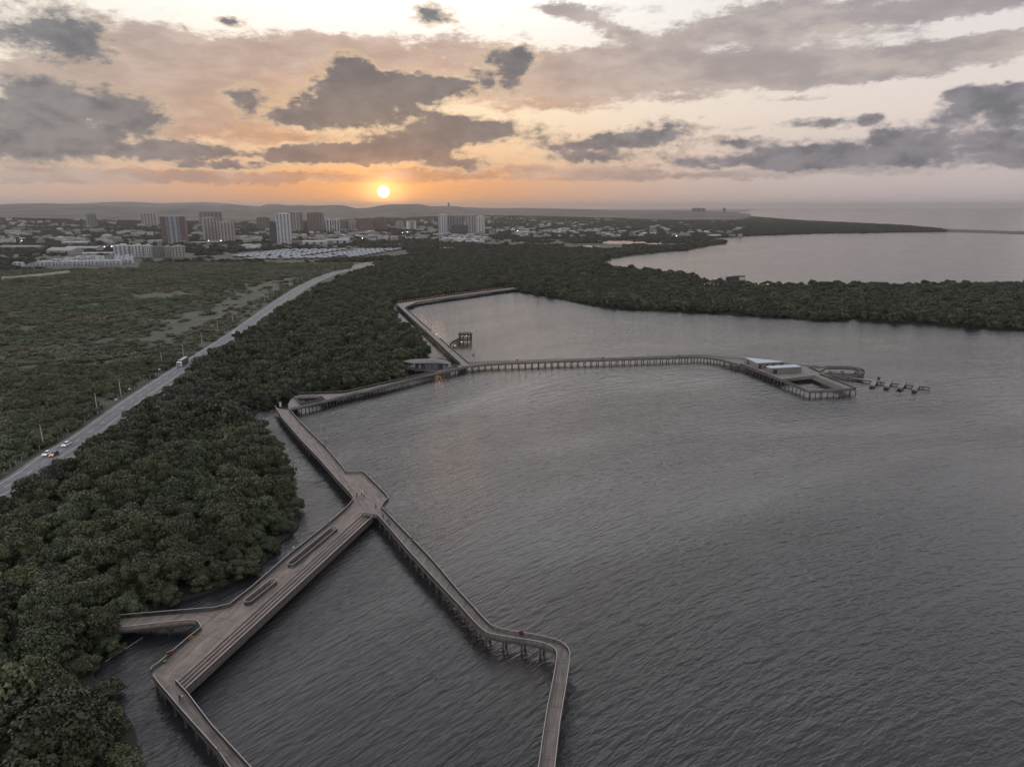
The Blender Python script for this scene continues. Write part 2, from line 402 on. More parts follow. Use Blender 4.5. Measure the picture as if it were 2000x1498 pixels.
def catmull(pts, n=6, closed=False):
    out = []; k = len(pts)
    rng = range(k) if closed else range(k - 1)
    g = (lambda i: pts[i % k]) if closed else (lambda i: pts[max(0, min(k - 1, i))])
    for i in rng:
        a, b, c, d = (Vector(g(j)) for j in (i - 1, i, i + 1, i + 2))
        for s_ in range(n):
            t = s_ / n
            out.append(0.5 * ((2 * b) + (c - a) * t + (2 * a - 5 * b + 4 * c - d) * t * t + (3 * b - a - 3 * c + d) * t ** 3))
    if not closed: out.append(Vector(pts[-1]))
    return out
def inside(x, y, poly):
    c = False; j = len(poly) - 1
    for i in range(len(poly)):
        xi, yi = poly[i][0], poly[i][1]; xj, yj = poly[j][0], poly[j][1]
        if (yi > y) != (yj > y) and x < (xj - xi) * (y - yi) / (yj - yi) + xi: c = not c
        j = i
    return c
def inside_np(X, Y, poly):
    c = np.zeros(X.shape, bool); j = len(poly) - 1
    for i in range(len(poly)):
        xi, yi = poly[i][0], poly[i][1]; xj, yj = poly[j][0], poly[j][1]
        if yi != yj:
            cond = ((yi > Y) != (yj > Y)) & (X < (xj - xi) * (Y - yi) / (yj - yi) + xi)
            c ^= cond
        j = i
    return c
def dist_line_np(X, Y, line):
    d = np.full(X.shape, 1e9)
    for a, b in zip(line[:-1], line[1:]):
        ax, ay, bx, by = a[0], a[1], b[0], b[1]
        vx, vy = bx - ax, by - ay; L2 = vx * vx + vy * vy + 1e-9
        t = np.clip(((X - ax) * vx + (Y - ay) * vy) / L2, 0, 1)
        d = np.minimum(d, np.hypot(X - ax - t * vx, Y - ay - t * vy))
    return d

# ------------------------------------------------------------------ water
mw = bpy.data.materials.new('bay water'); mw.use_nodes = True
t = mw.node_tree; b = t.nodes['Principled BSDF']
b.inputs['Base Color'].default_value = (0.020, 0.021, 0.023, 1); b.inputs['Roughness'].default_value = 0.12
b.inputs['IOR'].default_value = 1.333
ge = t.nodes.new('ShaderNodeNewGeometry')
def wm(op, a, b_, c=None):
    n = t.nodes.new('ShaderNodeMath'); n.operation = op
    for i, v in enumerate((a, b_, c)):
        if v is None: continue
        if isinstance(v, (int, float)): n.inputs[i].default_value = v
        else: t.links.new(v, n.inputs[i])
    return n.outputs[0]
# crests swing gently round across the bay: phase V has a gradient that turns with x
sx0 = t.nodes.new('ShaderNodeSeparateXYZ'); t.links.new(ge.outputs['Position'], sx0.inputs[0])
xc = wm('MINIMUM', wm('MAXIMUM', sx0.outputs[0], -2500.0), 2500.0)
lc = wm('LOGARITHM', wm('COSH', wm('DIVIDE', wm('SUBTRACT', xc, 20.0), 100.0), 0.0), 2.718281828)
Vc = wm('SUBTRACT', wm('MULTIPLY', sx0.outputs[1], 0.707), wm('SUBTRACT', wm('MULTIPLY', sx0.outputs[0], 0.6), wm('MULTIPLY', lc, 40.0)))
Uc = wm('ADD', wm('MULTIPLY', sx0.outputs[0], 0.8), wm('MULTIPLY', sx0.outputs[1], 0.55))
cu = t.nodes.new('ShaderNodeCombineXYZ'); t.links.new(Uc, cu.inputs[0]); t.links.new(Vc, cu.inputs[1]); UV = cu.outputs[0]
def wave_layer(ku, kv, det, rough, dist=0.0, off=0.0):
    mp = t.nodes.new('ShaderNodeMapping'); t.links.new(UV, mp.inputs[0])
    mp.inputs['Scale'].default_value = (ku, kv, 1); mp.inputs['Location'].default_value = (off, off, off)
    n = t.nodes.new('ShaderNodeTexNoise'); n.inputs['Scale'].default_value = 1.0; n.inputs['Detail'].default_value = det
    n.inputs['Roughness'].default_value = rough; n.inputs['Distortion'].default_value = dist
    t.links.new(mp.outputs[0], n.inputs['Vector']); return n.outputs[0]
w1 = wave_layer(0.24, 0.84, 2.0, 0.5, 0.3)
w2 = wave_layer(0.06, 0.30, 2.0, 0.5, 0.3, 37.0)
w3 = wave_layer(0.7, 2.3, 3.0, 0.6, 0.2, 11.0)
patch = wave_layer(0.007, 0.020, 3.0, 0.55, 0.4, 5.0)
h = wm('MULTIPLY_ADD', w1, 1.0, wm('MULTIPLY_ADD', w2, 1.1, wm('MULTIPLY', w3, 0.42)))
amp = t.nodes.new('ShaderNodeMapRange'); t.links.new(patch, amp.inputs[0])
for i, q in zip((1, 2, 3, 4), (0.35, 0.65, 0.6, 1.3)): amp.inputs[i].default_value = q
bp = t.nodes.new('ShaderNodeBump'); bp.inputs['Strength'].default_value = 1.0; bp.inputs['Distance'].default_value = 0.40
t.links.new(wm('MULTIPLY', wm('SUBTRACT', h, 1.26), amp.outputs[0]), bp.inputs['Height']); t.links.new(bp.outputs[0], b.inputs['Normal'])
rr = t.nodes.new('ShaderNodeMapRange'); t.links.new(patch, rr.inputs[0])
for i, q in zip((1, 2, 3, 4), (0.35, 0.65, 0.10, 0.17)): rr.inputs[i].default_value = q
t.links.new(rr.outputs[0], b.inputs['Roughness'])
mb = MB(); mb.add([(-35000, -1500, 0), (35000, -1500, 0), (35000, 35000, 0), (-35000, 35000, 0)], [(0, 1, 2, 3)])
tag(mb.build('water', mw), 'grey rippled water of the bay and the sea beyond', None, None, 'structure')

# ------------------------------------------------------------------ land
def GP(pts, z=0.0): return [G(x, y, z) for x, y in pts]
shore_near = [(330, 1900), (300, 1600), (272, 1498), (262, 1430), (238, 1390), (212, 1352), (180, 1330), (182, 1285), (205, 1262), (220, 1232), (262, 1206), (330, 1186), (410, 1160),
              (458, 1136), (500, 1118), (548, 1062), (582, 1030), (578, 985), (566, 930), (550, 893), (535, 872), (515, 852), (490, 838), (480, 820), (505, 803), (540, 792), (575, 778), (640, 770), (710, 757), (784, 741),
              (790, 724), (800, 712), (830, 700), (826, 680), (818, 664), (798, 652), (780, 642), (773, 624), (772, 614), (762, 606), (748, 597), (775, 592), (890, 577), (985, 565), (1037, 573), (1100, 583), (1165, 597),
              (1210, 602), (1270, 605), (1330, 607), (1420, 612), (1500, 617), (1600, 625), (1645, 626), (1662, 622), (1750, 631), (1810, 630), (1925, 641), (2000, 643), (2150, 650), (2400, 662)]
land_r_far = [(2400, 570), (2150, 567), (2000, 563), (1880, 565), (1700, 566), (1500, 565), (1430, 562), (1395, 560), (1368, 550), (1335, 542), (1290, 538), (1200, 530), (1172, 514),
              (1195, 507), (1240, 500), (1290, 494), (1345, 490), (1380, 483), (1420, 477), (1422, 471), (1385, 467.5), (1440, 463), (1500, 460), (1600, 456.5), (1750, 454.5), (1875, 454.5), (1915, 455.5), (1975, 457.5), (2040, 460), (2400, 470),
              (2400, 463), (2040, 453.5), (1960, 451.5), (1875, 449), (1835, 446.5), (1760, 441), (1690, 437), (1600, 433), (1560, 431), (1500, 427), (1465, 423), (1425, 418), (1455, 414.5)]
land = GP(shore_near) + GP(land_r_far) + [Vector((9000, 26000, 0)), Vector((-30000, 33000, 0)), Vector((-30000, -1000, 0))]
LZ = 0.6
pond = GP([(1160, 472.5), (1190, 469), (1225, 468.6), (1262, 471), (1294, 474.5), (1290, 478.5), (1250, 477.4), (1187, 477)], 0)
pond2 = GP([(1118, 477), (1135, 479), (1172, 480.5), (1170, 484.5), (1130, 483)], 0)
mground = bpy.data.materials.new('ground'); mground.use_nodes = True
t2 = mground.node_tree; bb = t2.nodes['Principled BSDF']; bb.inputs['Roughness'].default_value = 0.95
g2 = t2.nodes.new('ShaderNodeNewGeometry')
n1 = t2.nodes.new('ShaderNodeTexNoise'); n1.inputs['Scale'].default_value = 0.012; n1.inputs['Detail'].default_value = 8; n1.inputs['Roughness'].default_value = 0.65
t2.links.new(g2.outputs['Position'], n1.inputs['Vector'])
r2 = t2.nodes.new('ShaderNodeValToRGB'); t2.links.new(n1.outputs[0], r2.inputs[0])
r2.color_ramp.elements[0].position = 0.35; r2.color_ramp.elements[0].color = (0.028, 0.033, 0.019, 1)
r2.color_ramp.elements[1].position = 0.68; r2.color_ramp.elements[1].color = (0.054, 0.056, 0.036, 1)
t2.links.new(r2.outputs[0], bb.inputs['Base Color'])
mb = MB(); mb.slab([[(p.x, p.y) for p in land], [(p.x, p.y) for p in pond][::-1], [(p.x, p.y) for p in pond2][::-1]], -1.5, LZ)
tag(mb.build('ground', mground), 'low dark ground under scrub and mangroves reaching to the horizon', None, None, 'structure')

mb = MB(); mb.sheet([[(p.x, p.y) for p in pond]], 0.3); mb.sheet([[(p.x, p.y) for p in pond2]], 0.3)
M['pond'] = material('still pond water', (0.03, 0.032, 0.034), 0.05, 0.1, 0.05)
tag(mb.build('pond', 'pond'), 'still pale ponds between the trees near the far lagoon', None, None, 'structure')
def vnoise(x, y, seed=0):
    rs = np.random.RandomState(seed); o = np.zeros_like(x)
    for k in range(14):
        a = rs.uniform(0, 2 * np.pi); f = 2 * np.pi / (rs.uniform(0.25, 1.6)) ; p = rs.uniform(0, 6.28)
        o += np.sin((x * np.cos(a) + y * np.sin(a)) * f + p + 1.5 * np.sin((x * np.sin(a) - y * np.cos(a)) * f * 0.4 + p)) / (1 + f * 0.15)
    return o / 14
def ridge(name, label, prof, D, wn, wf, seed, mt, hsc=1.0):
    xs = np.array([p[0] for p in prof], float); ys = np.array([p[1] for p in prof], float)
    nx = 260; nr = 26
    px = np.linspace(xs[0], xs[-1], nx)
    py = np.interp(px, xs, ys)
    vs = []; fs = []
    for i in range(nx):
        d = ray(px[i], py[i]); hz = math.hypot(d.x, d.y)
        crest = H + d.z / hz * D
        ux, uy = d.x / hz, d.y / hz
        for j in range(nr):
            q = j / (nr - 1) * 2 - 1
            dd_ = D + (q * wn if q < 0 else q * wf)
            fall = math.cos(q * math.pi / 2) ** 1.15
            x, y = ux * dd_, uy * dd_
            vs.append([x, y, fall, crest, q])
    A = np.array(vs)
    nzv = vnoise(A[:, 0] / 1500, A[:, 1] / 1500, seed)
    z = A[:, 3] * A[:, 2] * (1 + np.minimum(0, nzv * 2.2) * (1 - np.abs(A[:, 2]) ** 6) * np.abs(np.sin(A[:, 4] * np.pi)))
    z = np.maximum(z, -1.0) - (A[:, 2] < 0.02) * 2
    for i in range(nx - 1):
        for j in range(nr - 1):
            a = i * nr + j; fs.append((a, a + nr, a + nr + 1, a + 1))
    m_ = MB(); m_.v = [(A[k, 0], A[k, 1], float(z[k])) for k in range(len(z))]; m_.f = fs
    return tag(m_.build(name, mt, smooth_=True), label, None, None, 'structure')
M['hill'] = material('hill scrub', (0.020, 0.019, 0.015), 0.95, 0.3, 0.0035, col2=(0.085, 0.070, 0.052), detail=8)
front = [(-400, 404), (-250, 402), (-100, 400), (0, 400), (25, 398.5), (90, 397.5), (175, 400), (190, 399), (225, 402), (265, 404), (320, 405), (335, 402.5), (375, 401), (400, 402), (430, 403), (447, 400), (475, 402), (500, 405.2), (510, 403), (519, 399.6), (540, 399),
         (566, 401.5), (584, 400.7), (610, 402), (662, 400.7), (674, 401.8), (696, 407.5), (722, 406), (740, 402), (761, 399.7), (818, 399), (844, 403.6), (862, 402.8), (886, 402.8), (909, 405.4), (961, 407), (1000, 407), (1025, 406.6), (1100, 408), (1180, 410), (1210, 411.3),
         (1300, 411.4), (1370, 412.6), (1410, 414.2), (1440, 416.2), (1466, 419.5)]
ridge('hills', 'near range of low rounded hills under the setting sun', front, 8000.0, 3200.0, 2500.0, 3, 'hill')
back_r = [(60, 402), (120, 399), (175, 397), (200, 395.5), (250, 394.3), (287, 396), (312, 397.5), (350, 396.5), (400, 395), (440, 397.5), (475, 401), (520, 404)]
ridge('hills', 'paler far range of hills behind the first one', back_r, 14000.0, 2500.0, 2500.0, 5, 'hill')
# gentle dark rises carrying the town
rises = [(-2750, 3500, 1100, 620, 30), (-3400, 4300, 900, 600, 24), (-250, 5200, 900, 700, 22), (300, 5900, 1600, 500, 12)]
def terr(x, y):
    return LZ + sum(hh * math.exp(-((x - cx) / sx) ** 2 - ((y - cy_) / sy) ** 2) for cx, cy_, sx, sy, hh in rises)
for (cx, cy_, sx, sy, hh) in rises[:3]:
    m_ = MB(); n_ = 40
    for i in range(n_):
        for j in range(n_):
            u, v = (i / (n_ - 1) * 2 - 1) * 2.2, (j / (n_ - 1) * 2 - 1) * 2.2
            x, y = cx + u * sx, cy_ + v * sy
            z = terr(x, y) - 0.35
            if i in (0, n_ - 1) or j in (0, n_ - 1): z = -1
            m_.v.append((x, y, z))
    m_.f = [(i * n_ + j, (i + 1) * n_ + j, (i + 1) * n_ + j + 1, i * n_ + j + 1) for i in range(n_ - 1) for j in range(n_ - 1)]
    tag(m_.build('terrain', mground, smooth_=True), 'gentle wooded rise carrying houses of the town', None, None, 'structure')

# meadow strip left of the road
M['meadow'] = material('dry meadow grass', (0.034, 0.038, 0.023), 0.95, 0.3, 0.06, col2=(0.062, 0.064, 0.042), detail=8)
meadow = [(p.x, p.y) for p in catmull([Vector(v) for v in GP([(250, 664), (310, 628), (380, 604), (430, 582), (470, 560), (530, 548), (590, 538), (606, 541), (580, 556), (520, 590), (455, 622), (400, 645), (330, 668), (285, 680)])], 4, True)]
mb = MB(); mb.sheet([meadow], LZ + 0.03); tag(mb.build('meadow', 'meadow'), 'pale grassy strip among the scrub beside the road', None, None, 'structure')
meadow2 = [(p.x, p.y) for p in catmull([Vector(v) for v in GP([(235, 582), (300, 572), (380, 570), (400, 577), (330, 584), (260, 590)])], 4, True)]
M['meadow_green'] = material('green meadow grass', (0.038, 0.046, 0.022), 0.95, 0.3, 0.03, col2=(0.062, 0.070, 0.034), detail=8)
mb = MB(); mb.sheet([meadow2], LZ + 0.03); tag(mb.build('meadow', 'meadow_green'), 'yellow green clearing in the middle of the scrub', None, None, 'structure')

# ------------------------------------------------------------------ road
le = GP([(-260, 1080), (0, 946), (85, 889), (150, 850), (245, 782.5), (342, 720), (440, 657.5), (484, 627), (532, 593), (584, 560), (618, 544), (648, 533), (690, 525.5)], LZ)
cen = []
for i, p in enumerate(le):
    q = le[min(i + 1, len(le) - 1)]; r_ = le[max(i - 1, 0)]; d = (q - r_).normalized(); nrm = Vector((d.y, -d.x, 0))
    cen.append(p + nrm * 3.9)
cen = catmull(cen, 8)
def offset(line, off):
    out = []
    for i, p in enumerate(line):
        q = line[min(i + 1, len(line) - 1)]; r_ = line[max(i - 1, 0)]; d = (q - r_).normalized()
        out.append(Vector((p.x + d.y * off, p.y - d.x * off, p.z)))
    return out
def strip(mb_, line, o1, o2, z):
    A = offset(line, o1); B = offset(line, o2); o = len(mb_.v)
    for a, b_ in zip(A, B): mb_.v += [(a.x, a.y, z), (b_.x, b_.y, z)]
    mb_.f += [(o + 2 * i, o + 2 * i + 1, o + 2 * i + 3, o + 2 * i + 2) for i in range(len(line) - 1)]
RZ = LZ + 0.25
mb = MB(); strip(mb, cen, 5.0, 10.5, LZ + 0.12); tag(mb.build('verge', 'gravel'), 'pale gravel verge along the bay side of the road', None, None, 'structure')
mb = MB(); strip(mb, cen, -5.6, 5.6, RZ); tag(mb.build('road', 'asphalt'), 'straight two lane asphalt road', None, None, 'structure')
mb = MB(); strip(mb, cen, -3.98, -3.76, RZ + 0.01); strip(mb, cen, 3.8, 4.0, RZ + 0.01)
def walk(line, step):
    acc = 0; out = [(line[0].copy(), (line[1] - line[0]).normalized())]; nxt = step
    for a, b_ in zip(line[:-1], line[1:]):
        l = (b_ - a).length
        while acc + l >= nxt and l > 1e-6:
            out.append((a.lerp(b_, (nxt - acc) / l), (b_ - a).normalized())); nxt += step
        acc += l
    return out
for p, d in walk(cen, 12.0):
    c = p + d * 0; mb.v += []
    a = c - d * 2.0; e = c + d * 2.0; nn = Vector((-d.y, d.x, 0)) * 0.09
    mb.add([(a - nn).to_tuple()[:2] + (RZ + 0.01,), (a + nn).to_tuple()[:2] + (RZ + 0.01,), (e + nn).to_tuple()[:2] + (RZ + 0.01,), (e - nn).to_tuple()[:2] + (RZ + 0.01,)], [(0, 3, 2, 1)])
tag(mb.build('road_markings', 'paint'), 'white edge lines and dashed centre line of the road', None, None, 'structure')
# paved cycle path right of the road
M['kerb'] = material('yellowish kerb', (0.26, 0.23, 0.16), 0.85, 0.2, 0.6)
mb = MB()
for a, b_ in zip(offset(cen, 5.75)[:-1], offset(cen, 5.75)[1:]): mb.bar((a.x, a.y, RZ), (b_.x, b_.y, RZ), 0.25, 0.2)
tag(mb.build('kerb', 'kerb'), 'low kerb along the bay side of the road', None, None, 'structure')

# ------------------------------------------------------------------ boardwalk kit
DZ = 2.8; RTOP = DZ + 1.1
def RP(pts, smooth_n=0):
    q = [G(x, y, RTOP) for x, y in pts]; q = [Vector((p.x, p.y, 0)) for p in q]
    return catmull(q, smooth_n) if smooth_n else q
def railing(parent, line, z=DZ, org=(0, 0, 0), zs=None, hmat='handrail', spacing=0.22):
    r = MB(); hd = MB()
    def zz(i): return zs[i] if zs else z
    for i, (a, b_) in enumerate(zip(line[:-1], line[1:])):
        za, zb = zz(i), zz(i + 1); l = (b_ - a).length
        if l < 1e-3: continue
        hd.bar((a.x, a.y, za + 1.1), (b_.x, b_.y, zb + 1.1), 0.14, 0.07)
        r.bar((a.x, a.y, za + 0.12), (b_.x, b_.y, zb + 0.12), 0.05, 0.05)
        r.bar((a.x, a.y, za + 0.95), (b_.x, b_.y, zb + 0.95), 0.05, 0.05)
        n_ = max(1, int(l / spacing))
        rz = math.atan2(b_.y - a.y, b_.x - a.x)
        for k in range(n_):
            tt = k / n_; p = a.lerp(b_, tt); zp = za + (zb - za) * tt
            big = (k % 9 == 0)
            w = 0.11 if big else 0.07
            r.box((p.x, p.y, zp + 0.53), (w, w, 1.06), rz)
    o = r.build('railing', 'wood_rail', parent, org)
    h_ = hd.build('handrail', hmat, o, org)
    return o
pile_mesh = {}
def piles(parent, pts, org, top=DZ - 0.45, r=0.22):
    key = (round(top, 2), r)
    if key not in pile_mesh:
        m_ = MB(); m_.cyl((0, 0, -1.2), (0, 0, top), r, r, 10)
        ob = m_.build('pile', 'pile', None); pile_mesh[key] = ob.data; bpy.data.objects.remove(ob)
    for p in pts[:100]:
        o = bpy.data.objects.new('pile', pile_mesh[key]); S.collection.objects.link(o)
        o.parent = parent; o.location = (p[0] - org[0], p[1] - org[1], 0)
def deck(parent, loops, mt, org, z=DZ, th=0.22):
    m_ = MB(); m_.slab(loops, z - th, z); d = m_.build('deck', mt, parent, org)
    f = MB()
    for lp in loops:
        for i in range(len(lp)):
            a, b_ = lp[i], lp[(i + 1) % len(lp)]
            f.bar((a[0], a[1], z - th - 0.15), (b_[0], b_[1], z - th - 0.15), 0.16, 0.42)
    f.build('edge_beam', 'wood_side', parent, org)
    return d
def grid_piles(poly, step, ang, holes=()):
    xs = [p[0] for p in poly]; ys = [p[1] for p in poly]; cx, cy_ = sum(xs) / len(xs), sum(ys) / len(ys)
    R = max(math.hypot(p[0] - cx, p[1] - cy_) for p in poly); out = []
    n_ = int(R / step) + 1; c, s_ = math.cos(ang), math.sin(ang)
    for i in range(-n_, n_ + 1):
        for j in range(-n_, n_ + 1):
            x = cx + (i * c - j * s_) * step; y = cy_ + (i * s_ + j * c) * step
            if inside(x, y, poly) and not any(inside(x, y, h_) for h_ in holes): out.append((x, y))
    return out
def strip_piles(Lp, Rp, step, inset=0.35):
    """pairs of piles and a cap beam under a strip between two edges"""
    mid = [(a + b_) / 2 for a, b_ in zip(Lp, Rp)]; wid = [(a - b_).length for a, b_ in zip(Lp, Rp)]
    out = []; caps = []
    acc = 0; nxt = step * 0.5
    for i in range(len(mid) - 1):
        l = (mid[i + 1] - mid[i]).length
        while acc + l >= nxt and l > 1e-6:
            tt = (nxt - acc) / l
            a = Lp[i].lerp(Lp[i + 1], tt); b_ = Rp[i].lerp(Rp[i + 1], tt); d = (b_ - a).normalized()
            out += [a + d * inset, b_ - d * inset]; caps.append((a, b_)); nxt += step
        acc += l
    return out, caps
def cap_beams(parent, caps, org, z=DZ - 0.45):
    for a, b_ in caps[:60]:
        m_ = MB(); m_.bar((a.x, a.y, z), (b_.x, b_.y, z), 0.3, 0.3); m_.build('cap_beam', 'pile', parent, org)
def resample(line, n_):
    tot = sum((b_ - a).length for a, b_ in zip(line[:-1], line[1:])); out = []
    acc = 0; i = 0
    for k in range(n_):
        tgt = tot * k / (n_ - 1)
        while i < len(line) - 2 and acc + (line[i + 1] - line[i]).length < tgt:
            acc += (line[i + 1] - line[i]).length; i += 1
        l = (line[i + 1] - line[i]).length
        out.append(line[i].lerp(line[i + 1], min(1, (tgt - acc) / max(l, 1e-6))))
    return out
def stairs(parent, top, bot, n_, z0, z1, mt, org, name='step'):
    """terraces stepping down from edge TOP to edge BOT (plan lines of equal length)"""
    for k in range(n_):
        m_ = MB()
        a = [p.lerp(q, k / n_) for p, q in zip(top, bot)]; c = [p.lerp(q, (k + 1) / n_) for p, q in zip(top, bot)]
        z = z0 + (z1 - z0) * (k + 1) / n_
        for i in range(len(a) - 1):
            m_.slab([[(a[i].x, a[i].y), (a[i + 1].x, a[i + 1].y), (c[i + 1].x, c[i + 1].y), (c[i].x, c[i].y)]], z - 0.45, z)
        st_ = m_.build(name, mt, parent, org)
        m_ = MB()
        for i in range(len(a) - 1):
            nv = (c[i] - a[i]).normalized() * 0.03
            m_.bar((c[i].x + nv.x, c[i].y + nv.y, z - 0.2), (c[i + 1].x + nv.x, c[i + 1].y + nv.y, z - 0.2), 0.08, 0.36)
            m_.bar((a[i].x + nv.x * 5, a[i].y + nv.y * 5, z + 0.006), (a[i + 1].x + nv.x * 5, a[i + 1].y + nv.y * 5, z + 0.006), 0.16, 0.012)  # flat dark band along the back of each tread
        m_.build('riser_and_band', 'wood_side', st_, org)
def xy(l): return [(p.x, p.y) for p in l]
def ang(a, b_): return math.atan2(b_.y - a.y, b_.x - a.x)

# ---- A: terraced plaza -------------------------------------------------
w_low = RP([(294, 1307), (297, 1301), (309, 1293), (330, 1275), (370, 1241), (392.6, 1223.5), (388, 1214), (382, 1210), (370, 1209.5), (333, 1213), (253, 1222), (205, 1227)])
w_up = RP([(205, 1203), (257, 1198), (330, 1192), (418, 1185), (448, 1178), (492, 1144), (570, 1076), (644, 1018), (680, 986), (690, 974)])
topedge = RP([(706.4, 1000), (342, 1326)])
botedge = [G(727.5, 1008, 3.2), G(362, 1344, 3.2)]; botedge = [Vector((p.x, p.y, 0)) for p in botedge]
def oval(a, b_, w):
    a = Vector((G(*a, RTOP).x, G(*a, RTOP).y, 0)); b_ = Vector((G(*b_, RTOP).x, G(*b_, RTOP).y, 0))
    d = (b_ - a).normalized(); n_ = Vector((-d.y, d.x, 0)); out = []
    a2 = a + d * w / 2; b2 = b_ - d * w / 2
    for k in range(9):
        th = math.pi / 2 + k * math.pi / 8; out.append(a2 + (d * math.cos(th) + n_ * math.sin(th)) * w / 2)
    for k in range(9):
        th = -math.pi / 2 + k * math.pi / 8; out.append(b2 + (d * math.cos(th) + n_ * math.sin(th)) * w / 2)
    return out
ov1 = oval((565, 1102), (655, 1028), 2.0); ov2 = oval((480, 1175), (537, 1130), 1.9)
pa = ang(topedge[1], topedge[0])
M['deckA'] = deck_material('plaza planks', pa, (0.178, 0.148, 0.126))
plaza_poly = w_low + w_up + topedge
org = topedge[1]
A = thing('terraced_boardwalk', 'wide brown plank boardwalk with long seating steps and two oval openings, nearest the mangroves', 'boardwalk', (org.x, org.y, 0))
O3 = (org.x, org.y, 0)
deck(A, [xy(plaza_poly), xy(ov1)[::-1], xy(ov2)[::-1]], 'deckA', O3)
stairs(A, resample(topedge, 2), resample(botedge, 2), 4, DZ, 2.1, 'deckA', O3)
m_ = MB(); a0, b0 = botedge; m_.bar((a0.x, a0.y, 1.6), (b0.x, b0.y, 1.6), 0.25, 0.6); m_.build('edge_beam', 'wood_side', A, O3)
railing(A, [a0, b0], z=2.1, org=O3, spacing=0.2)
railing(A, w_low, org=O3); railing(A, w_up, org=O3)
railing(A, ov1 + [ov1[0]], org=O3); railing(A, ov2 + [ov2[0]], org=O3)
piles(A, grid_piles(xy(plaza_poly), 5.2, pa, [xy(ov1), xy(ov2)]), O3, r=0.25)

# ---- A2: walk running off the bottom -----------------------------------
rr_ = RP([(342, 1326), (364.7, 1350), (412.5, 1413), (491, 1498), (640, 1690), (800, 1890)])
ll_ = RP([(294, 1307), (306, 1328), (359, 1389.5), (426, 1464), (450, 1498), (592, 1690), (745, 1890)])
rr_ = resample(rr_, 40); ll_ = resample(ll_, 40)
M['deckA2'] = deck_material('south walk planks', ang(rr_[0], rr_[-1]), (0.160, 0.138, 0.122))
org = rr_[0]; O3 = (org.x, org.y, 0)
A2 = thing('boardwalk', 'straight narrow boardwalk leaving the terraced plaza toward the bottom of the picture', 'boardwalk', O3)
deck(A2, [xy(ll_ + rr_[::-1])], 'deckA2', O3); railing(A2, ll_[1:], org=O3); railing(A2, rr_, org=O3)
ps, caps = strip_piles(ll_, rr_, 4.6); piles(A2, ps, O3); cap_beams(A2, caps, O3)

# ---- C: junction plaza and the walk going up-left -----------------------
cL = RP([(537, 792), (550, 814), (587, 857), (627, 899), (656, 932), (682, 960), (690, 970), (690, 974)])
cJ = RP([(706.4, 1000), (736.5, 1003), (744.5, 988)])
cR = RP([(744.5, 988), (750, 980), (758.5, 971), (752, 962), (734, 944), (712, 922), (706, 919.5), (675, 920), (670, 912), (636, 872), (600, 837), (575, 810), (563, 796)])
M['deckC'] = deck_material('junction planks', ang(cL[0], cL[4]), (0.178, 0.153, 0.134))
org = cL[4]; O3 = (org.x, org.y, 0)
C_ = thing('boardwalk', 'broad boardwalk with an angular viewing bulge where the three walks meet', 'boardwalk', O3)
cpoly = cL + cJ[:-1] + cR
deck(C_, [xy(cpoly)], 'deckC', O3); railing(C_, cL, org=O3); railing(C_, cR, org=O3); railing(C_, cJ[:2], org=O3)
piles(C_, grid_piles(xy(cpoly), 4.6, ang(cL[0], cL[4])), O3)

# ---- B: curved narrow walk ---------------------------------------------
bR = RP([(744.5, 988), (780.5, 1026), (840.7, 1088), (893, 1149), (924, 1182.5), (945, 1206), (961, 1220), (980, 1226.6), (1017, 1233.6), (1050, 1239), (1070.6, 1243.5), (1094, 1251), (1108, 1262), (1113, 1275), (1111, 1299), (1105.5, 1336), (1094, 1405.5), (1083, 1498), (1066, 1640), (1040, 1900)], 6)
bL = RP([(736.5, 1003), (760.5, 1030), (800.6, 1076.5), (869, 1150), (896.4, 1179), (915, 1200), (931, 1217), (948, 1232), (966, 1238), (1012.6, 1245.5), (1040, 1250), (1059, 1254), (1077.6, 1261), (1087, 1271), (1087, 1286), (1080, 1326.5), (1070.6, 1373), (1060, 1438), (1051.6, 1498), (1032, 1640), (1000, 1900)], 6)
bR = resample(bR, 110); bL = resample(bL, 110)
M['deckB'] = deck_material('curved walk planks', ang(bR[70], bR[-1]), (0.160, 0.139, 0.125))
org = bR[40]; O3 = (org.x, org.y, 0)
B_ = thing('boardwalk', 'narrow boardwalk that bends twice and runs off at the bottom centre', 'boardwalk', O3)
deck(B_, [xy(bL + bR[::-1])], 'deckB', O3); railing(B_, bL, org=O3); railing(B_, bR, org=O3)
ps, caps = strip_piles(bL, bR, 4.3); piles(B_, ps, O3, r=0.25); cap_beams(B_, caps, O3)

# ---- D: shore walk with a triangular opening -----------------------------
dN = RP([(562, 785), (568, 775), (584, 767), (610, 766), (663, 764.3), (675, 763.3), (705, 756.5), (785, 738.8), (852, 723.6)])
dN2 = RP([(862, 719), (878, 716.5), (884, 716.8), (892, 714.5), (897, 709.5)])
dS = RP([(915, 713.8), (864, 725.2), (828, 732.2), (768, 748), (720, 760.6), (700, 764), (660, 774), (639, 780), (600, 789), (565, 796)])
dH = RP([(575, 773.5), (586, 787), (590, 787), (623, 780), (634, 777), (626, 772.2)])
M['deckD'] = deck_material('shore walk planks', ang(dS[-1], dS[0]), (0.180, 0.165, 0.150))
org = dS[4]; O3 = (org.x, org.y, 0)
D_ = thing('boardwalk', 'long boardwalk hugging the mangrove shore with a triangular opening at its near end', 'boardwalk', O3)
dpoly = dN + dN2 + dS
deck(D_, [xy(dpoly), xy(dH)], 'deckD', O3)
railing(D_, dN[2:], org=O3); railing(D_, dS, org=O3); railing(D_, dH + [dH[0]], org=O3)
dS_r = resample(dS, 60)
pp = []
for i in range(1, 59):
    p = dS_r[i]; d = (dS_r[i + 1] - dS_r[i - 1]).normalized(); pp.append(p + Vector((d.y, -d.x, 0)) * 0.4 * (1))
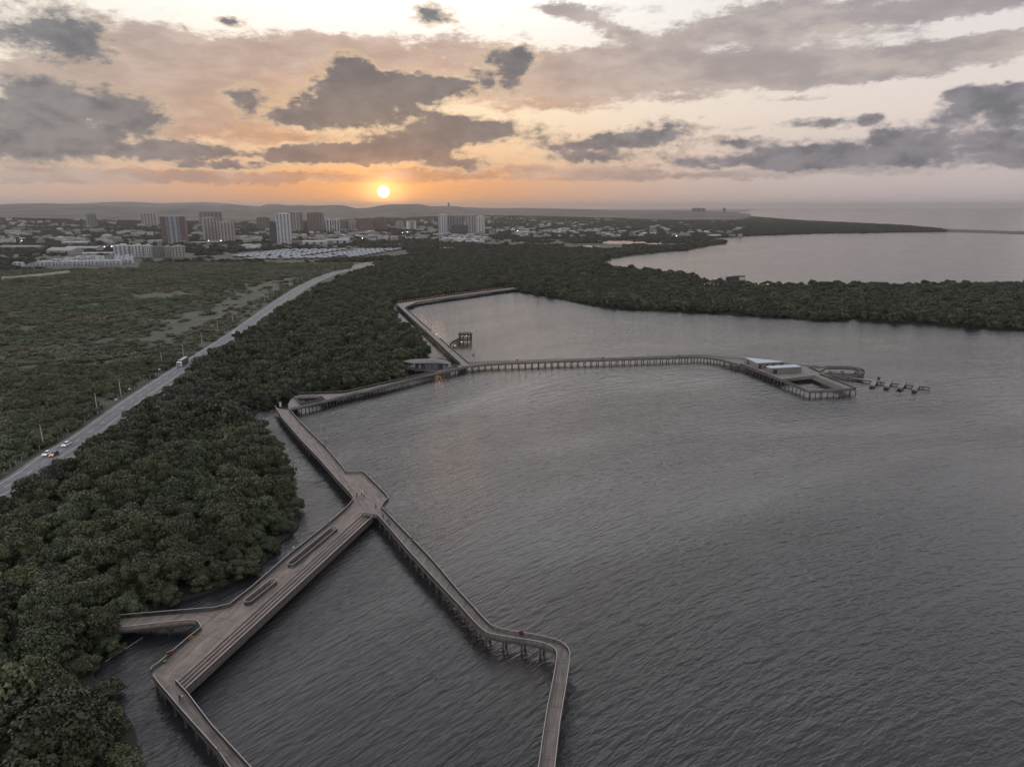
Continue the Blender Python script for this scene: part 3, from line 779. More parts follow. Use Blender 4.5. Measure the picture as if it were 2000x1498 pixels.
pp = [p if inside(p.x, p.y, xy(dpoly)) else p - (p - dS_r[i + 1]) * 2 for i, p in enumerate(pp)]
piles(D_, pp + [Vector((q[0], q[1], 0)) for q in grid_piles(xy(dpoly), 7.5, 0.3, [xy(dH)])][:40], O3)

# ---- G: diagonal walk ----------------------------------------------------
gW = RP([(899, 708), (891, 701), (840, 654), (772.5, 592)]); gE = RP([(915, 707), (876, 673.5), (830, 634), (791, 600)])
gW = resample(gW, 24); gE = resample(gE, 24)
M['deckG'] = deck_material('diagonal walk planks', ang(gW[0], gW[-1]), (0.185, 0.168, 0.155))
org = gW[0]; O3 = (org.x, org.y, 0)
G_ = thing('boardwalk', 'straight boardwalk running diagonally from the pavilion to the lamp lit shore walk', 'boardwalk', O3)
deck(G_, [xy([RP([(899, 712)])[0]] + gW + gE[::-1] + [RP([(915, 713.6)])[0]])], 'deckG', O3)
railing(G_, gW, org=O3); railing(G_, gE[:9], org=O3); railing(G_, gE[11:], org=O3)
ps, caps = strip_piles(gW, gE, 5.5); piles(G_, ps, O3); cap_beams(G_, caps, O3)

# ---- H: lamp lit shore walk ----------------------------------------------
hN = RP([(773, 591.5), (810, 585.8), (885, 575.2), (981, 562.4), (1040, 556)]); hS = RP([(791, 599.5), (817, 588.8), (885, 578.8), (981, 566), (1040, 559.5)])
hN = resample(hN, 30); hS = resample(hS, 30)
org = hN[0]; O3 = (org.x, org.y, 0)
M['deckH'] = deck_material('far walk planks', ang(hN[0], hN[-1]), (0.185, 0.168, 0.155))
H_ = thing('boardwalk', 'far boardwalk edged with a row of tiny orange lamps against the mangroves', 'boardwalk', O3)
deck(H_, [xy(hN + hS[::-1])], 'deckH', O3); railing(H_, hN, org=O3); railing(H_, hS, org=O3)
ps, caps = strip_piles(hN, hS, 6.0); piles(H_, ps, O3); cap_beams(H_, caps, O3)
M['lamp_glow'] = material('orange lamp glass', (0.8, 0.35, 0.2), 0.4, 0.05, 1, emit=(1.0, 0.42, 0.24), emit_s=1.6)
M['lamp_warm'] = material('warm lamp glass', (0.9, 0.7, 0.45), 0.4, 0.05, 1, emit=(1.0, 0.74, 0.42), emit_s=2.8)
M['lamp_post'] = material('lamp metal', (0.06, 0.06, 0.06), 0.6, 0.1, 3)
def bollard_lamp(loc, label, group, mt='lamp_glow', hgt=1.25, r=0.2):
    t_ = thing('lamp', label, 'lamp', loc, group)
    a = MB(); a.cyl((0, 0, 0), (0, 0, hgt), 0.06, 0.05, 6); a.build('post', 'lamp_post', t_)
    c = MB(); c.cyl((0, 0, hgt), (0, 0, hgt + 0.35), r * 0.8, r, 8); c.build('lamp_shade', mt, t_)
    return t_
proto = None
for i in range(35):
    x = 779 + i * 5.85; q = np.interp(x, [773, 810, 885, 981], [591.0, 585.3, 574.7, 562]); p = G(x, q, RTOP)
    if proto is None: proto = bollard_lamp((p.x, p.y + 0.3, DZ), 'small orange lamp in the even row along the far shore boardwalk', 'lamps along the far shore boardwalk')
    else: copy_thing(proto, (p.x, p.y + 0.3, DZ))

# ---- F: pier on piles -----------------------------------------------------
fN = RP([(915, 707), (937, 705.2), (955, 704.4), (1000, 703.6), (1093, 700.2), (1176.5, 698.2), (1271, 695.2), (1325, 693.6), (1368, 692.2), (1390, 693.6), (1414, 696.2), (1440, 698), (1456, 699.4)])
fn2 = [(918, 713.8), (937, 711), (960, 708.8), (1000, 707), (1093, 703.2), (1176.5, 700.8), (1271, 697.6), (1325, 695.8), (1362, 694.6), (1384, 696.4), (1406, 700), (1428, 706.2), (1446, 711)]
fS = RP([(a, b_ - 0.0) for a, b_ in fn2])
fN = resample(catmull(fN, 4), 90); fS = resample(catmull(fS, 4), 90)
M['deckF'] = deck_material('pier planks', 0.0, (0.150, 0.135, 0.125))
org = fN[40]; O3 = (org.x, org.y, 0)
F_ = thing('pier', 'long low pier on evenly spaced piles crossing the bay to the end platform', 'pier', O3)
deck(F_, [xy(fN + fS[::-1])], 'deckF', O3); railing(F_, fN, org=O3); railing(F_, fS, org=O3)
ps, caps = strip_piles(fN, fS, 4.15); piles(F_, ps, O3, r=0.26); cap_beams(F_, caps, O3)

# ---- E: end platform with basin ------------------------------------------
def DP(pts, z=DZ): return [Vector((G(x, y, z).x, G(x, y, z).y, 0)) for x, y in pts]
eW = DP([(1446, 712.5), (1470, 722), (1491, 730), (1521, 742), (1540.5, 749.5), (1572, 763), (1576, 764.6), (1583, 765.4), (1633, 763.4), (1672, 760)])
eE = DP([(1672, 760), (1600, 731.5)])
eN = DP([(1612, 720), (1590, 717), (1566.5, 714.6), (1534, 711.4), (1456, 702.8)])
basin = DP([(1522, 741), (1591, 733.2), (1650, 757.5), (1636, 760.2), (1588, 762), (1578, 761.4)])
notch = DP([(1579, 717.8), (1608, 719.5), (1612, 722), (1606, 726), (1598, 727.5), (1590, 722.5)])
org = eW[3]; O3 = (org.x, org.y, 0)
M['deckE'] = deck_material('platform planks', ang(eW[0], eW[4]), (0.165, 0.150, 0.138))
E_ = thing('pier_platform', 'broad end platform of the pier with a square water basin and two metal roofed huts', 'platform', O3)
epoly = eW + eE[1:] + eN
deck(E_, [xy(epoly), xy(basin)], 'deckE', O3)
btop = DP([(1522, 741), (1591, 733.2)]); bbot = DP([(1541, 744), (1586, 740)], 1.7)
bt2 = DP([(1591, 733.2), (1650, 757.5)]); bb2 = DP([(1586, 740), (1634, 759.5)], 1.7)
stairs(E_, btop, bbot, 2, DZ, 2.0, 'deckE', O3); stairs(E_, bt2, bb2, 4, DZ, 1.7, 'deckE', O3)
railing(E_, eW, org=O3); railing(E_, eE, org=O3); railing(E_, eN, org=O3); railing(E_, notch[:] + [notch[0]], org=O3)
piles(E_, grid_piles(xy(epoly), 6.0, ang(eW[0], eW[4]), [xy(basin)])[:70] + [p for p in resample(eW, 28)], O3)

def hut(name, label, roof_pts, roof_z, doors, cat='hut', over=0.0):
    pl = DP(roof_pts, roof_z); c = sum(pl, Vector()) / len(pl); O = (c.x, c.y, DZ)
    h_ = thing(name, label, cat, O)
    m_ = MB(); m_.slab([xy([c + (p - c) * 0.985 for p in pl])], DZ, roof_z - 0.25)
    w = m_.build('wall', 'slat_wall', h_, O)
    m_ = MB()  # upright slats proud of the wall
    lp = [c + (p - c) * 0.99 for p in pl]
    for i in range(len(lp)):
        a, b_ = lp[i], lp[(i + 1) % len(lp)]; n_ = int((b_ - a).length / 0.7)
        for k in range(n_ + 1):
            p = a.lerp(b_, k / max(n_, 1)); m_.box((p.x, p.y, (DZ + roof_z - 0.27) / 2), (0.12, 0.12, roof_z - 0.3 - DZ), ang(a, b_))
    m_.build('slats', 'slat_wall', w, O)
    m_ = MB(); m_.slab([xy([c + (p - c) * 1.01 for p in pl])], roof_z - 0.24, roof_z)
    m_.build('roof', 'metal_roof', h_, O)
    for (i, t0, w_, hh) in doors:
        a, b_ = lp[i], lp[(i + 1) % len(lp)]; p = a.lerp(b_, t0); d = (b_ - a).normalized(); o_ = (p - c); o_ = Vector((d.y, -d.x, 0)); 
        if o_.dot(p - c) < 0: o_ = -o_
        p = p + o_ * 0.06; m_ = MB(); m_.box((p.x, p.y, DZ + hh / 2), (w_, 0.16, hh), ang(a, b_)); m_.build('door', 'dark_glass', h_, O)
    return h_
hut('hut', 'wedge shaped hut with a pale blue metal roof at the back of the platform', [(1454.7, 698), (1479.4, 709.2), (1532.7, 706.4), (1515, 704.2)], 6.1, [(0, .3, 2.0, 2.3), (1, .1, 1.2, 2.2), (1, .35, 2, 2.2), (1, .6, 2, 2.2), (1, .9, 2, 2.2)])
hut('hut', 'oblong hut with a pale metal roof standing nearer the basin', [(1495.6, 714.8), (1504.8, 719.2), (1566, 716.2), (1552, 711.6)], 6.1, [(1, .16, 2.4, 2.2)])

# ---- ramp loop and floating dock -----------------------------------------
lo = DP([(1612, 719.5), (1640, 719.3), (1660, 719.6), (1675, 721.5), (1682, 725), (1681, 730), (1668, 731.5), (1650, 730), (1628, 728), (1612, 728)], 2.6)
loc_ = catmull(lo, 4); zs = [2.8 - 1.5 * i / (len(loc_) - 1) for i in range(len(loc_))]
a_ = offset(loc_, -1.6); b2 = offset(loc_, 1.6)
org = loc_[0]; O3 = (org.x, org.y, 0)
R_ = thing('ramp', 'looping access ramp on piles at the back corner of the platform', 'ramp', O3)
m_ = MB(); o = 0
for p, q, z in zip(a_, b2, zs): m_.v += [(p.x, p.y, z), (q.x, q.y, z), (p.x, p.y, z - 0.45), (q.x, q.y, z - 0.45)]
for i in range(len(a_) - 1):
    k = 4 * i; m_.f += [(k, k + 1, k + 5, k + 4), (k + 2, k + 6, k + 7, k + 3), (k, k + 4, k + 6, k + 2), (k + 1, k + 3, k + 7, k + 5)]
m_.build('deck', 'wood_side', R_, O3)
railing(R_, a_, zs=zs, org=O3, hmat='wood_rail'); railing(R_, b2, zs=zs, org=O3, hmat='wood_rail')
ps, caps = strip_piles(a_, b2, 7.0); piles(R_, ps, O3, top=1.0, r=0.3)
k1 = DP([(1599, 731), (1606, 732), (1657.6, 737), (1703, 744), (1760, 750), (1817, 756)], 1.2)
kk = resample(k1, 40); ka, kb = offset(kk, -1.1), offset(kk, 1.1)
org = kk[0]; O3 = (org.x, org.y, 0)
K_ = thing('mooring_dock', 'thin low dock with four cross fingers reaching out beyond the platform', 'dock', O3)
deck(K_, [xy(ka + kb[::-1])], 'deckE', O3, z=1.45, th=0.3)
ps, caps = strip_piles(ka, kb, 5.0); piles(K_, ps, O3, top=0.9, r=0.2)
for (x0, y0, x1, y1) in ((1711.6, 738.4, 1703.5, 752), (1739, 740.2, 1731, 754.6), (1767, 743, 1757.5, 757.5), (1793, 746, 1786, 761)):
    a, b_ = DP([(x0, y0), (x1, y1)], 1.5); d = (b_ - a).normalized(); n_ = Vector((-d.y, d.x, 0)) * 1.25
    m_ = MB(); m_.slab([xy([a - n_, b_ - n_, b_ + n_, a + n_])], 0.5, 1.5); f_ = m_.build('finger', 'deckE', K_, O3)
    m_ = MB()
    for e in (a, b_):
        for s_ in (-1, 1): m_.cyl((e.x + n_.x * s_ * 0.8, e.y + n_.y * s_ * 0.8, -1), (e.x + n_.x * s_ * 0.8, e.y + n_.y * s_ * 0.8, 0.48), 0.25)
    m_.build('float', 'pile', f_, O3)
p = G(1715.5, 742, 1.5)
t_ = thing('cabinet', 'small dark cabinet on the first finger of the dock', 'cabinet', (p.x, p.y, 1.5))
m_ = MB(); m_.box((0, 0, 0.75), (1.2, 0.9, 1.5)); m_.build('body', 'lamp_post', t_); m_ = MB(); m_.box((0, 0, 1.56), (1.35, 1.05, 0.12)); m_.build('lid', 'wood_side', t_)

# ---- gazebo -----------------------------------------------------------------
gc = G(909, 662.5, 3.0); O3 = (gc.x, gc.y, 0)
Z_ = thing('gazebo', 'round open gazebo on piles with warm lights inside, beside the diagonal boardwalk', 'gazebo', O3)
m_ = MB(); m_.cyl((0, 0, 2.5), (0, 0, 3.0), 5.0, 5.0, 28); m_.build('floor', 'deckE', Z_)
M['thatch'] = material('dark roof', (0.035, 0.030, 0.028), 0.9, 0.3, 1.5)
m_ = MB(); m_.cyl((0, 0, 6.4), (0, 0, 7.3), 5.15, 5.15, 28); m_.cyl((0, 0, 7.3), (0, 0, 7.7), 5.15, 3.0, 28); m_.build('roof', 'thatch', Z_)
for k in range(10):
    a = k * math.pi / 5 + 0.1; m_ = MB(); m_.box((4.5 * math.cos(a), 4.5 * math.sin(a), 4.7), (0.55, 0.35, 3.4), a); m_.build('column', 'thatch', Z_)
    m_ = MB(); m_.cyl((4.3 * math.cos(a), 4.3 * math.sin(a), -1), (4.3 * math.cos(a), 4.3 * math.sin(a), 2.5), 0.28); m_.build('pile', 'pile', Z_)
ring = [Vector((4.9 * math.cos(k * math.pi / 12), 4.9 * math.sin(k * math.pi / 12), 0)) for k in range(25)]
railing(Z_, ring, z=3.0)
for k in range(4):
    a = k * math.pi / 2 + 0.5; m_ = MB(); m_.cyl((1.8 * math.cos(a), 1.8 * math.sin(a), 5.6), (1.8 * math.cos(a), 1.8 * math.sin(a), 6.0), 0.35, 0.25, 8); m_.build('pendant_lamp', 'lamp_warm', Z_)
ga = G(879.5, 676.5, RTOP); gb = G(899, 664, DZ)
gcv = catmull([Vector((ga.x, ga.y, 0)), Vector(((ga.x * .6 + gb.x * .4) - 1.0, (ga.y * .6 + gb.y * .4) + 5, 0)), Vector((gb.x, gb.y, 0)), Vector((gc.x - 4.6, gc.y - 1.0, 0))], 5)
gl, gr_ = offset(gcv, -1.5), offset(gcv, 1.5); O3 = (ga.x, ga.y, 0)
Y_ = thing('footbridge', 'short curved footbridge leading to the round gazebo', 'footbridge', O3)
deck(Y_, [xy(gl + gr_[::-1])], 'deckE', O3); railing(Y_, gl, org=O3); railing(Y_, gr_, org=O3)
ps, caps = strip_piles(gl, gr_, 3.5); piles(Y_, ps, O3)
for k, q in enumerate((4, 9)):
    p = gr_[min(q, len(gr_) - 1)]; bollard_lamp((p.x, p.y - 0.3, 1.3), ('bright lamp low on the gazebo footbridge, nearer the boardwalk', 'bright lamp low on the gazebo footbridge, nearer the gazebo')[k], 'lamps on the gazebo footbridge', 'lamp_warm', 0.4, 0.3)
p = gE[9]; bollard_lamp((p.x, p.y, DZ), 'bright lamp where the footbridge leaves the boardwalk', 'lamps on the gazebo footbridge', 'lamp_warm', 1.2)

# ---- shore pavilion ----------------------------------------------------------
fl = [Vector((G(x, y, DZ).x, G(x, y, DZ).y, 0)) for x, y in ((788, 719.5), (828, 722.5), (857, 723), (868, 722), (880, 718), (879, 714), (868, 709.5), (836, 710), (806, 711))]
rf = [Vector((G(x, y, 6.9).x, G(x, y, 6.9).y, 0)) for x, y in ((786, 705), (807.6, 709), (852, 708.2), (877, 710.3), (881, 708), (868, 701.8), (852, 699.6), (834, 700.2), (804, 701))]
c = sum(fl, Vector()) / len(fl); O3 = (c.x, c.y, 0)
V_ = thing('pavilion', 'long dark pavilion with folded grey roof on piles between mangroves and boardwalk', 'pavilion', O3)
m_ = MB(); m_.slab([xy(fl)], DZ - 0.5, DZ - 0.03); m_.build('floor', 'deckE', V_, O3)
M['slate'] = material('grey roof boards', (0.085, 0.085, 0.088), 0.7, 0.3, 0.8, stretch=(1, 5, 1))
m_ = MB(); n_ = len(rf); cr = sum(rf, Vector()) / n_
for i in range(n_):
    a, b_ = rf[i], rf[(i + 1) % n_]; m_.add([(a.x, a.y, 6.7), (b_.x, b_.y, 6.7), (cr.x, cr.y, 7.4)], [(0, 1, 2)])
    m_.add([(a.x, a.y, 6.35), (b_.x, b_.y, 6.35), (b_.x, b_.y, 6.7), (a.x, a.y, 6.7)], [(0, 1, 2, 3)])
m_.add([(p.x, p.y, 6.35) for p in rf], [tuple(range(n_))[::-1]])
m_.build('roof', 'slate', V_, O3)
wl = [c + (p - c) * 0.86 for p in fl]
for i, nm in enumerate(wl):
    a, b_ = wl[i], wl[(i + 1) % len(wl)]
    if i in (0, 2, 7, 6, 5):
        if i == 0: a = a.lerp(b_, 0.45)
        m_ = MB(); m_.bar((a.x, a.y, 4.5), (b_.x, b_.y, 4.5), 0.2, 3.5)
        M.setdefault('dark_wall', material('dark cladding', (0.045, 0.045, 0.047), 0.8, 0.25, 1.5)); m_.build('wall', 'dark_wall', V_, O3)
    n_c = max(1, int((b_ - a).length / 3.0))
    for k in range(n_c):
        p = a.lerp(b_, k / n_c); m_ = MB(); m_.box((p.x, p.y, 4.55), (0.3, 0.3, 3.6)); m_.build('column', 'pile', V_, O3)
p = wl[0].lerp(wl[1], 0.7); m_ = MB(); m_.box((p.x, p.y - 0.2, 4.3), (1.0, 0.15, 2.0)); m_.build('window', 'concrete', V_, O3)
for k in range(3):
    p = wl[1].lerp(wl[2], 0.25 + 0.25 * k) + Vector((0, 4, 0)); m_ = MB(); m_.cyl((p.x, p.y, 5.7), (p.x, p.y, 6.1), 0.35, 0.3, 8); m_.build('pendant_lamp', 'lamp_warm', V_, O3)
railing(V_, [fl[8], fl[0], fl[1]], org=O3)
piles(V_, grid_piles(xy(fl), 5.0, 0.1), O3)
# small round well beside it
wc = G(886.5, 714.3, RTOP); t_ = thing('railed_well', 'small oval railed opening at the end of the shore pavilion', 'railing', (wc.x, wc.y, 0))
railing(t_, [Vector((2.4 * math.cos(k * math.pi / 8), 3.0 * math.sin(k * math.pi / 8), 0)) for k in range(17)])

# ---- look-out building on the peninsula ---------------------------------------
bz = 6.0
pb = [Vector((G(x, y, bz).x, G(x, y, bz).y, 0)) for x, y in ((1399, 549.5), (1459, 551), (1460, 547.8), (1398, 546.5))]
c = sum(pb, Vector()) / 4; O3 = (c.x, c.y, 0)
X_ = thing('lookout_house', 'flat roofed look-out house on stilts above the far mangroves', 'building', O3)
m_ = MB(); m_.slab([xy(pb)], bz - 1.2, bz); m_.build('floor', 'wood_side', X_, O3)
railing(X_, pb + [pb[0]], z=bz, org=O3, spacing=0.5)
a, b_, d, e = [Vector((G(x, y, 12).x, G(x, y, 12).y, 0)) for x, y in ((1417, 541.2), (1455, 539.6), (1456, 538), (1440, 537.6))]
m_ = MB(); m_.slab([xy([a, b_, d, e])], 11.2, 12.0); m_.build('roof', 'thatch', X_, O3)
m_ = MB(); m_.slab([xy([a.lerp(b_, .03), a.lerp(b_, .72), e.lerp(d, .3), a.lerp(e, .1)])], bz, 11.2); m_.build('wall', 'dark_wall', X_, O3)
for k in (0.8, 0.9, 0.98):
    p = a.lerp(b_, k); m_ = MB(); m_.box((p.x, p.y, (bz + 11.2) / 2), (0.4, 0.4, 11.2 - bz)); m_.build('column', 'dark_wall', X_, O3)
piles(X_, grid_piles(xy(pb), 6, 0), O3, top=4.8)
rs = random.Random(4)
for i, (x, y) in enumerate([(1372, 549.6), (1383, 552.5), (1388, 552.5), (1392.5, 553), (1398, 553), (1376, 555.5), (1386, 556), (1394, 555.5), (1402, 555), (1399, 558.5), (1441, 553), (1448, 553), (1454, 553), (1459, 552.8), (1481, 555), (1484.5, 555.6), (1488, 555.2), (1498, 555.5), (1501, 555.6)]):
    p = G(x, y, 8.5)
    tg = ('orange terrace lamp left of the stilted look-out house on the far mangroves' if x < 1410 else ('pale lamp below the stilted look-out house on the far mangroves' if x < 1470 else 'white lamp on the far walkway right of the look-out house'))
    bollard_lamp((p.x, p.y, 0.6), tg, tg.split(' lamp')[0] + ' lamps by the look-out house', 'lamp_glow' if x < 1410 else 'lamp_warm', 7.9, 0.42)

def project(p):
    v = Vector(p) - Vector((0, 0, H)); c, s_ = math.cos(PITCH), math.sin(PITCH)
    dep = v.y * c - v.z * s_; up = v.y * s_ + v.z * c
    return 1000 + F * v.x / dep, 749 - F * up / dep
# ------------------------------------------------------------------ vegetation kit
rng = np.random.RandomState(11)
def crown_mesh(name, R, Hc, z0, nl, nleaf, size, mt, flat=1.0, lobe=(0.26, 0.40), inner=True):
    """lobed crown of many small leaf-clump quads around an uneven dark core"""
    cs = []
    for k in range(nl):
        a = rng.uniform(0, 2 * np.pi); u = rng.uniform(0, 1) ** 0.6
        el = rng.uniform(0.0, 1.0)
        rad = R * 0.78 * u * (1.0 if k > 3 else 0.3)
        zt = z0 + Hc * (0.30 + 0.52 * math.sqrt(max(0, 1 - (rad / R) ** 2)) * (0.45 + 0.55 * el))
        if k % 4 == 3: rad = R * rng.uniform(0.62, 0.82); zt = z0 + Hc * rng.uniform(0.18, 0.34)
        cs.append((rad * math.cos(a), rad * math.sin(a), zt, R * rng.uniform(*lobe)))
    V = []
    for (cx, cy_, cz, r) in cs:
        n_ = int(nleaf * (r / (R * 0.33)) ** 2)
        d = rng.normal(size=(n_, 3)); d[:, 2] = np.abs(d[:, 2]) * 1.0 - 0.45; d /= np.linalg.norm(d, axis=1)[:, None]
        rr0 = r * rng.uniform(0.72, 1.12, n_)
        p = np.array([cx, cy_, cz]) + d * rr0[:, None] * np.array([1, 1, 0.8 * flat])
        nn = d + rng.normal(size=(n_, 3)) * 0.55; nn /= np.linalg.norm(nn, axis=1)[:, None]
        tt = np.cross(nn, rng.normal(size=(n_, 3))); tt /= np.linalg.norm(tt, axis=1)[:, None]
        bt = np.cross(nn, tt); s_ = size * rng.uniform(0.6, 1.3, n_)[:, None]
        q = np.stack([p - tt * s_ * 0.5 - bt * s_ * 0.28, p + tt * s_ * 0.5 - bt * s_ * 0.28, p + tt * s_ * 0.32 + bt * s_ * 0.42, p - tt * s_ * 0.32 + bt * s_ * 0.42], 1)
        V.append(q.reshape(-1, 3))
    V = np.concatenate(V); nq = len(V) // 4
    faces = np.arange(nq * 4).reshape(-1, 4)
    verts = V.tolist(); fl_ = faces.tolist()
    if inner:
        o = len(verts); nu, nv = 12, 7
        ph = rng.uniform(0, 6.28, 4)
        for j in range(nv + 1):
            th = math.pi * j / nv
            for i in range(nu):
                a = 2 * math.pi * i / nu
                k = 0.56 + 0.10 * math.sin(3 * a + ph[0]) + 0.07 * math.sin(5 * a + ph[1] + 2 * th)
                verts.append([R * k * math.sin(th) * math.cos(a), R * k * math.sin(th) * math.sin(a), z0 + Hc * (0.42 + 0.36 * math.cos(th) * (0.9 + 0.1 * math.sin(2 * a + ph[2])))])
        for j in range(nv):
            for i in range(nu):
                fl_.append([o + j * nu + i, o + (j + 1) * nu + i, o + (j + 1) * nu + (i + 1) % nu, o + j * nu + (i + 1) % nu])
    me = bpy.data.meshes.new(name); me.from_pydata(verts, [], fl_); me.materials.append(M[mt]); me.update()
    return me
def trunk_mesh(h, r):
    m_ = MB(); m_.cyl((0, 0, -0.6), (0.1, 0.05, h * 0.6), r, r * 0.6, 7)
    for k in range(5):
        a = k * 1.26 + 0.3; m_.cyl((0.1, 0.05, h * 0.45), (math.cos(a) * h * 0.3, math.sin(a) * h * 0.3, h * 0.85), r * 0.5, r * 0.15, 5)
        m_.cyl((math.cos(a) * 1.2, math.sin(a) * 1.2, -0.6), (0, 0, h * 0.25), r * 0.25, r * 0.3, 5)   # prop roots
    ob = m_.build('trunk', 'trunk'); me = ob.data; bpy.data.objects.remove(ob); return me
TREE = [crown_mesh('mangrove_crown', 4.1 + 0.3 * (k % 3), 7.4 + 0.6 * (k % 2), 0.6, 24, 420, 0.36, 'leaf', 1.0, (0.2, 0.36)) for k in range(7)]
M['leaf_dry'] = material('grey dry foliage', (0.045, 0.042, 0.032), 0.8, 0.3, 0.7, col2=(0.085, 0.078, 0.062), objvar=0.3)
M['leaf_light'] = material('yellow green foliage', (0.044, 0.052, 0.021), 0.65, 0.3, 0.7, col2=(0.090, 0.098, 0.040), objvar=0.25)
TREE += [crown_mesh('mangrove_crown', 5.3, 5.6, 1.0, 30, 340, 0.36, 'leaf', 1.0, (0.15, 0.28)), crown_mesh('mangrove_crown', 3.4, 9.2, 0.6, 26, 420, 0.36, 'leaf', 1.2, (0.22, 0.4)),
         crown_mesh('mangrove_crown', 4.2, 7.0, 0.6, 30, 380, 0.34, 'leaf_light', 1.0, (0.16, 0.3)), crown_mesh('mangrove_crown', 4.0, 6.0, 0.6, 26, 150, 0.34, 'leaf_dry', 1.0, (0.16, 0.3), False)]
TRUNK = trunk_mesh(7.5, 0.28)
M['leaf_belt'] = material('dark mangrove foliage', (0.024, 0.030, 0.013), 0.7, 0.3, 0.7, col2=(0.055, 0.063, 0.027), objvar=0.36)
TREE_FAR = [crown_mesh('mangrove_crown', 4.3, 7.4, 0.4, 16, 130, 0.6, 'leaf_belt') for k in range(5)]
TREE_FAR += [crown_mesh('mangrove_crown', 5.2, 5.8, 0.4, 20, 110, 0.6, 'leaf_belt'), crown_mesh('mangrove_crown', 3.3, 9.0, 0.4, 16, 120, 0.6, 'leaf_belt'), crown_mesh('mangrove_crown', 4.2, 7.0, 0.4, 18, 110, 0.6, 'leaf_light'), crown_mesh('mangrove_crown', 4.2, 6.6, 0.4, 18, 80, 0.55, 'leaf_dry')]
WOOD_FAR = [crown_mesh('wood_crown', 6.5, 6.0, 0.0, 12, 50, 1.7, 'leaf_far') for k in range(4)]
BUSH = [crown_mesh('scrub_crown', 3.0 + 0.4 * (k % 3), 3.4 + 0.5 * (k % 2), -0.4, 14, 120, 0.42, 'scrub', 0.8) for k in range(6)]
BUSH_FAR = [crown_mesh('scrub_crown', 3.4, 3.6, -0.4, 10, 60, 0.7, 'scrub', 0.8) for k in range(4)]

def scatter(poly, step, jit, seed, keep=None):
    r = np.random.RandomState(seed)
    P_ = np.array([(p[0], p[1]) for p in poly]); x0, y0 = P_.min(0); x1, y1 = P_.max(0)
    X, Y = np.meshgrid(np.arange(x0, x1, step), np.arange(y0, y1, step * 0.9))
    X = X + (np.arange(X.shape[0])[:, None] % 2) * step / 2
    X = X.ravel() + r.uniform(-jit, jit, X.size); Y = Y.ravel() + r.uniform(-jit, jit, Y.size)
    k = inside_np(X, Y, poly)
    # in view, with a margin
    k &= (Y > 20) & (np.abs(X) < Y * 0.80 + 30)
    X, Y = X[k], Y[k]
    if keep is not None:
        m_ = keep(X, Y, r); X, Y = X[m_], Y[m_]
    return X, Y

def stuff_instances(name, label, X, Y, Z, meshes, smin, smax, seed, flat=(0.85, 1.15)):
    r = np.random.RandomState(seed); n_ = len(X)
    me = bpy.data.meshes.new(name); me.vertices.add(n_)
    me.vertices.foreach_set('co', np.stack([X, Y, Z], 1).astype(np.float32).ravel())
    for nm, typ, data in (('rot', 'FLOAT_VECTOR', np.stack([r.uniform(-.08, .08, n_), r.uniform(-.08, .08, n_), r.uniform(0, 6.28, n_)], 1)),
                          ('scl', 'FLOAT_VECTOR', None), ('idx', 'INT', r.randint(0, len(meshes), n_))):
        at = me.attributes.new(nm, typ, 'POINT')
        if nm == 'scl':
            s_ = r.uniform(smin, smax, n_); data = np.stack([s_, s_ * r.uniform(0.85, 1.2, n_), s_ * r.uniform(*flat, n_)], 1)
        if typ == 'INT': at.data.foreach_set('value', data.astype(np.int32))
        else: at.data.foreach_set('vector', data.astype(np.float32).ravel())
    ob = bpy.data.objects.new(name, me); S.collection.objects.link(ob)
    col = bpy.data.collections.new(name + ' kinds')
    for k, m_ in enumerate(meshes):
        q = bpy.data.objects.new('%s_kind_%02d' % (name, k), m_); col.objects.link(q)
    gt = bpy.data.node_groups.new(name, 'GeometryNodeTree')
    gt.interface.new_socket('Geometry', in_out='INPUT', socket_type='NodeSocketGeometry')
    gt.interface.new_socket('Geometry', in_out='OUTPUT', socket_type='NodeSocketGeometry')
    gi = gt.nodes.new('NodeGroupInput'); go = gt.nodes.new('NodeGroupOutput')
    mp = gt.nodes.new('GeometryNodeMeshToPoints'); gt.links.new(gi.outputs[0], mp.inputs[0])
    ip = gt.nodes.new('GeometryNodeInstanceOnPoints'); gt.links.new(mp.outputs[0], ip.inputs['Points'])
    ci = gt.nodes.new('GeometryNodeCollectionInfo'); ci.inputs['Collection'].default_value = col
    ci.inputs['Separate Children'].default_value = True; ci.inputs['Reset Children'].default_value = True
    gt.links.new(ci.outputs[0], ip.inputs['Instance']); ip.inputs['Pick Instance'].default_value = True
    def na(nm, ty):
        a = gt.nodes.new('GeometryNodeInputNamedAttribute'); a.data_type = ty; a.inputs['Name'].default_value = nm; return a.outputs['Attribute']
    gt.links.new(na('idx', 'INT'), ip.inputs['Instance Index'])
    gt.links.new(na('rot', 'FLOAT_VECTOR'), ip.inputs['Rotation'])
    gt.links.new(na('scl', 'FLOAT_VECTOR'), ip.inputs['Scale'])
    gt.links.new(ip.outputs[0], go.inputs[0])
    md = ob.modifiers.new('spread', 'NODES'); md.node_group = gt
    return tag(ob, label, None, None, 'stuff')

cen_xy = xy(cen)
walkarea = [xy(plaza_poly), xy(cpoly), xy(dpoly)]
def clear(X, Y, d):
    m_ = np.ones(X.shape, bool)
    for poly in walkarea:
        dd = np.where(X < G(262, 1200).x, min(d, 0.7), d)
        m_ &= ~inside_np(X, Y, poly); m_ &= dist_line_np(X, Y, poly + [poly[0]]) > dd
    for line in (hN, hS, gW):
        m_ &= dist_line_np(X, Y, xy(line)) > d
    m_ &= ~inside_np(X, Y, xy(fl)); m_ &= dist_line_np(X, Y, xy(fl)) > 4.5
    return m_
shore_line = xy(GP(shore_near)); shore_far_line = xy(GP(land_r_far))
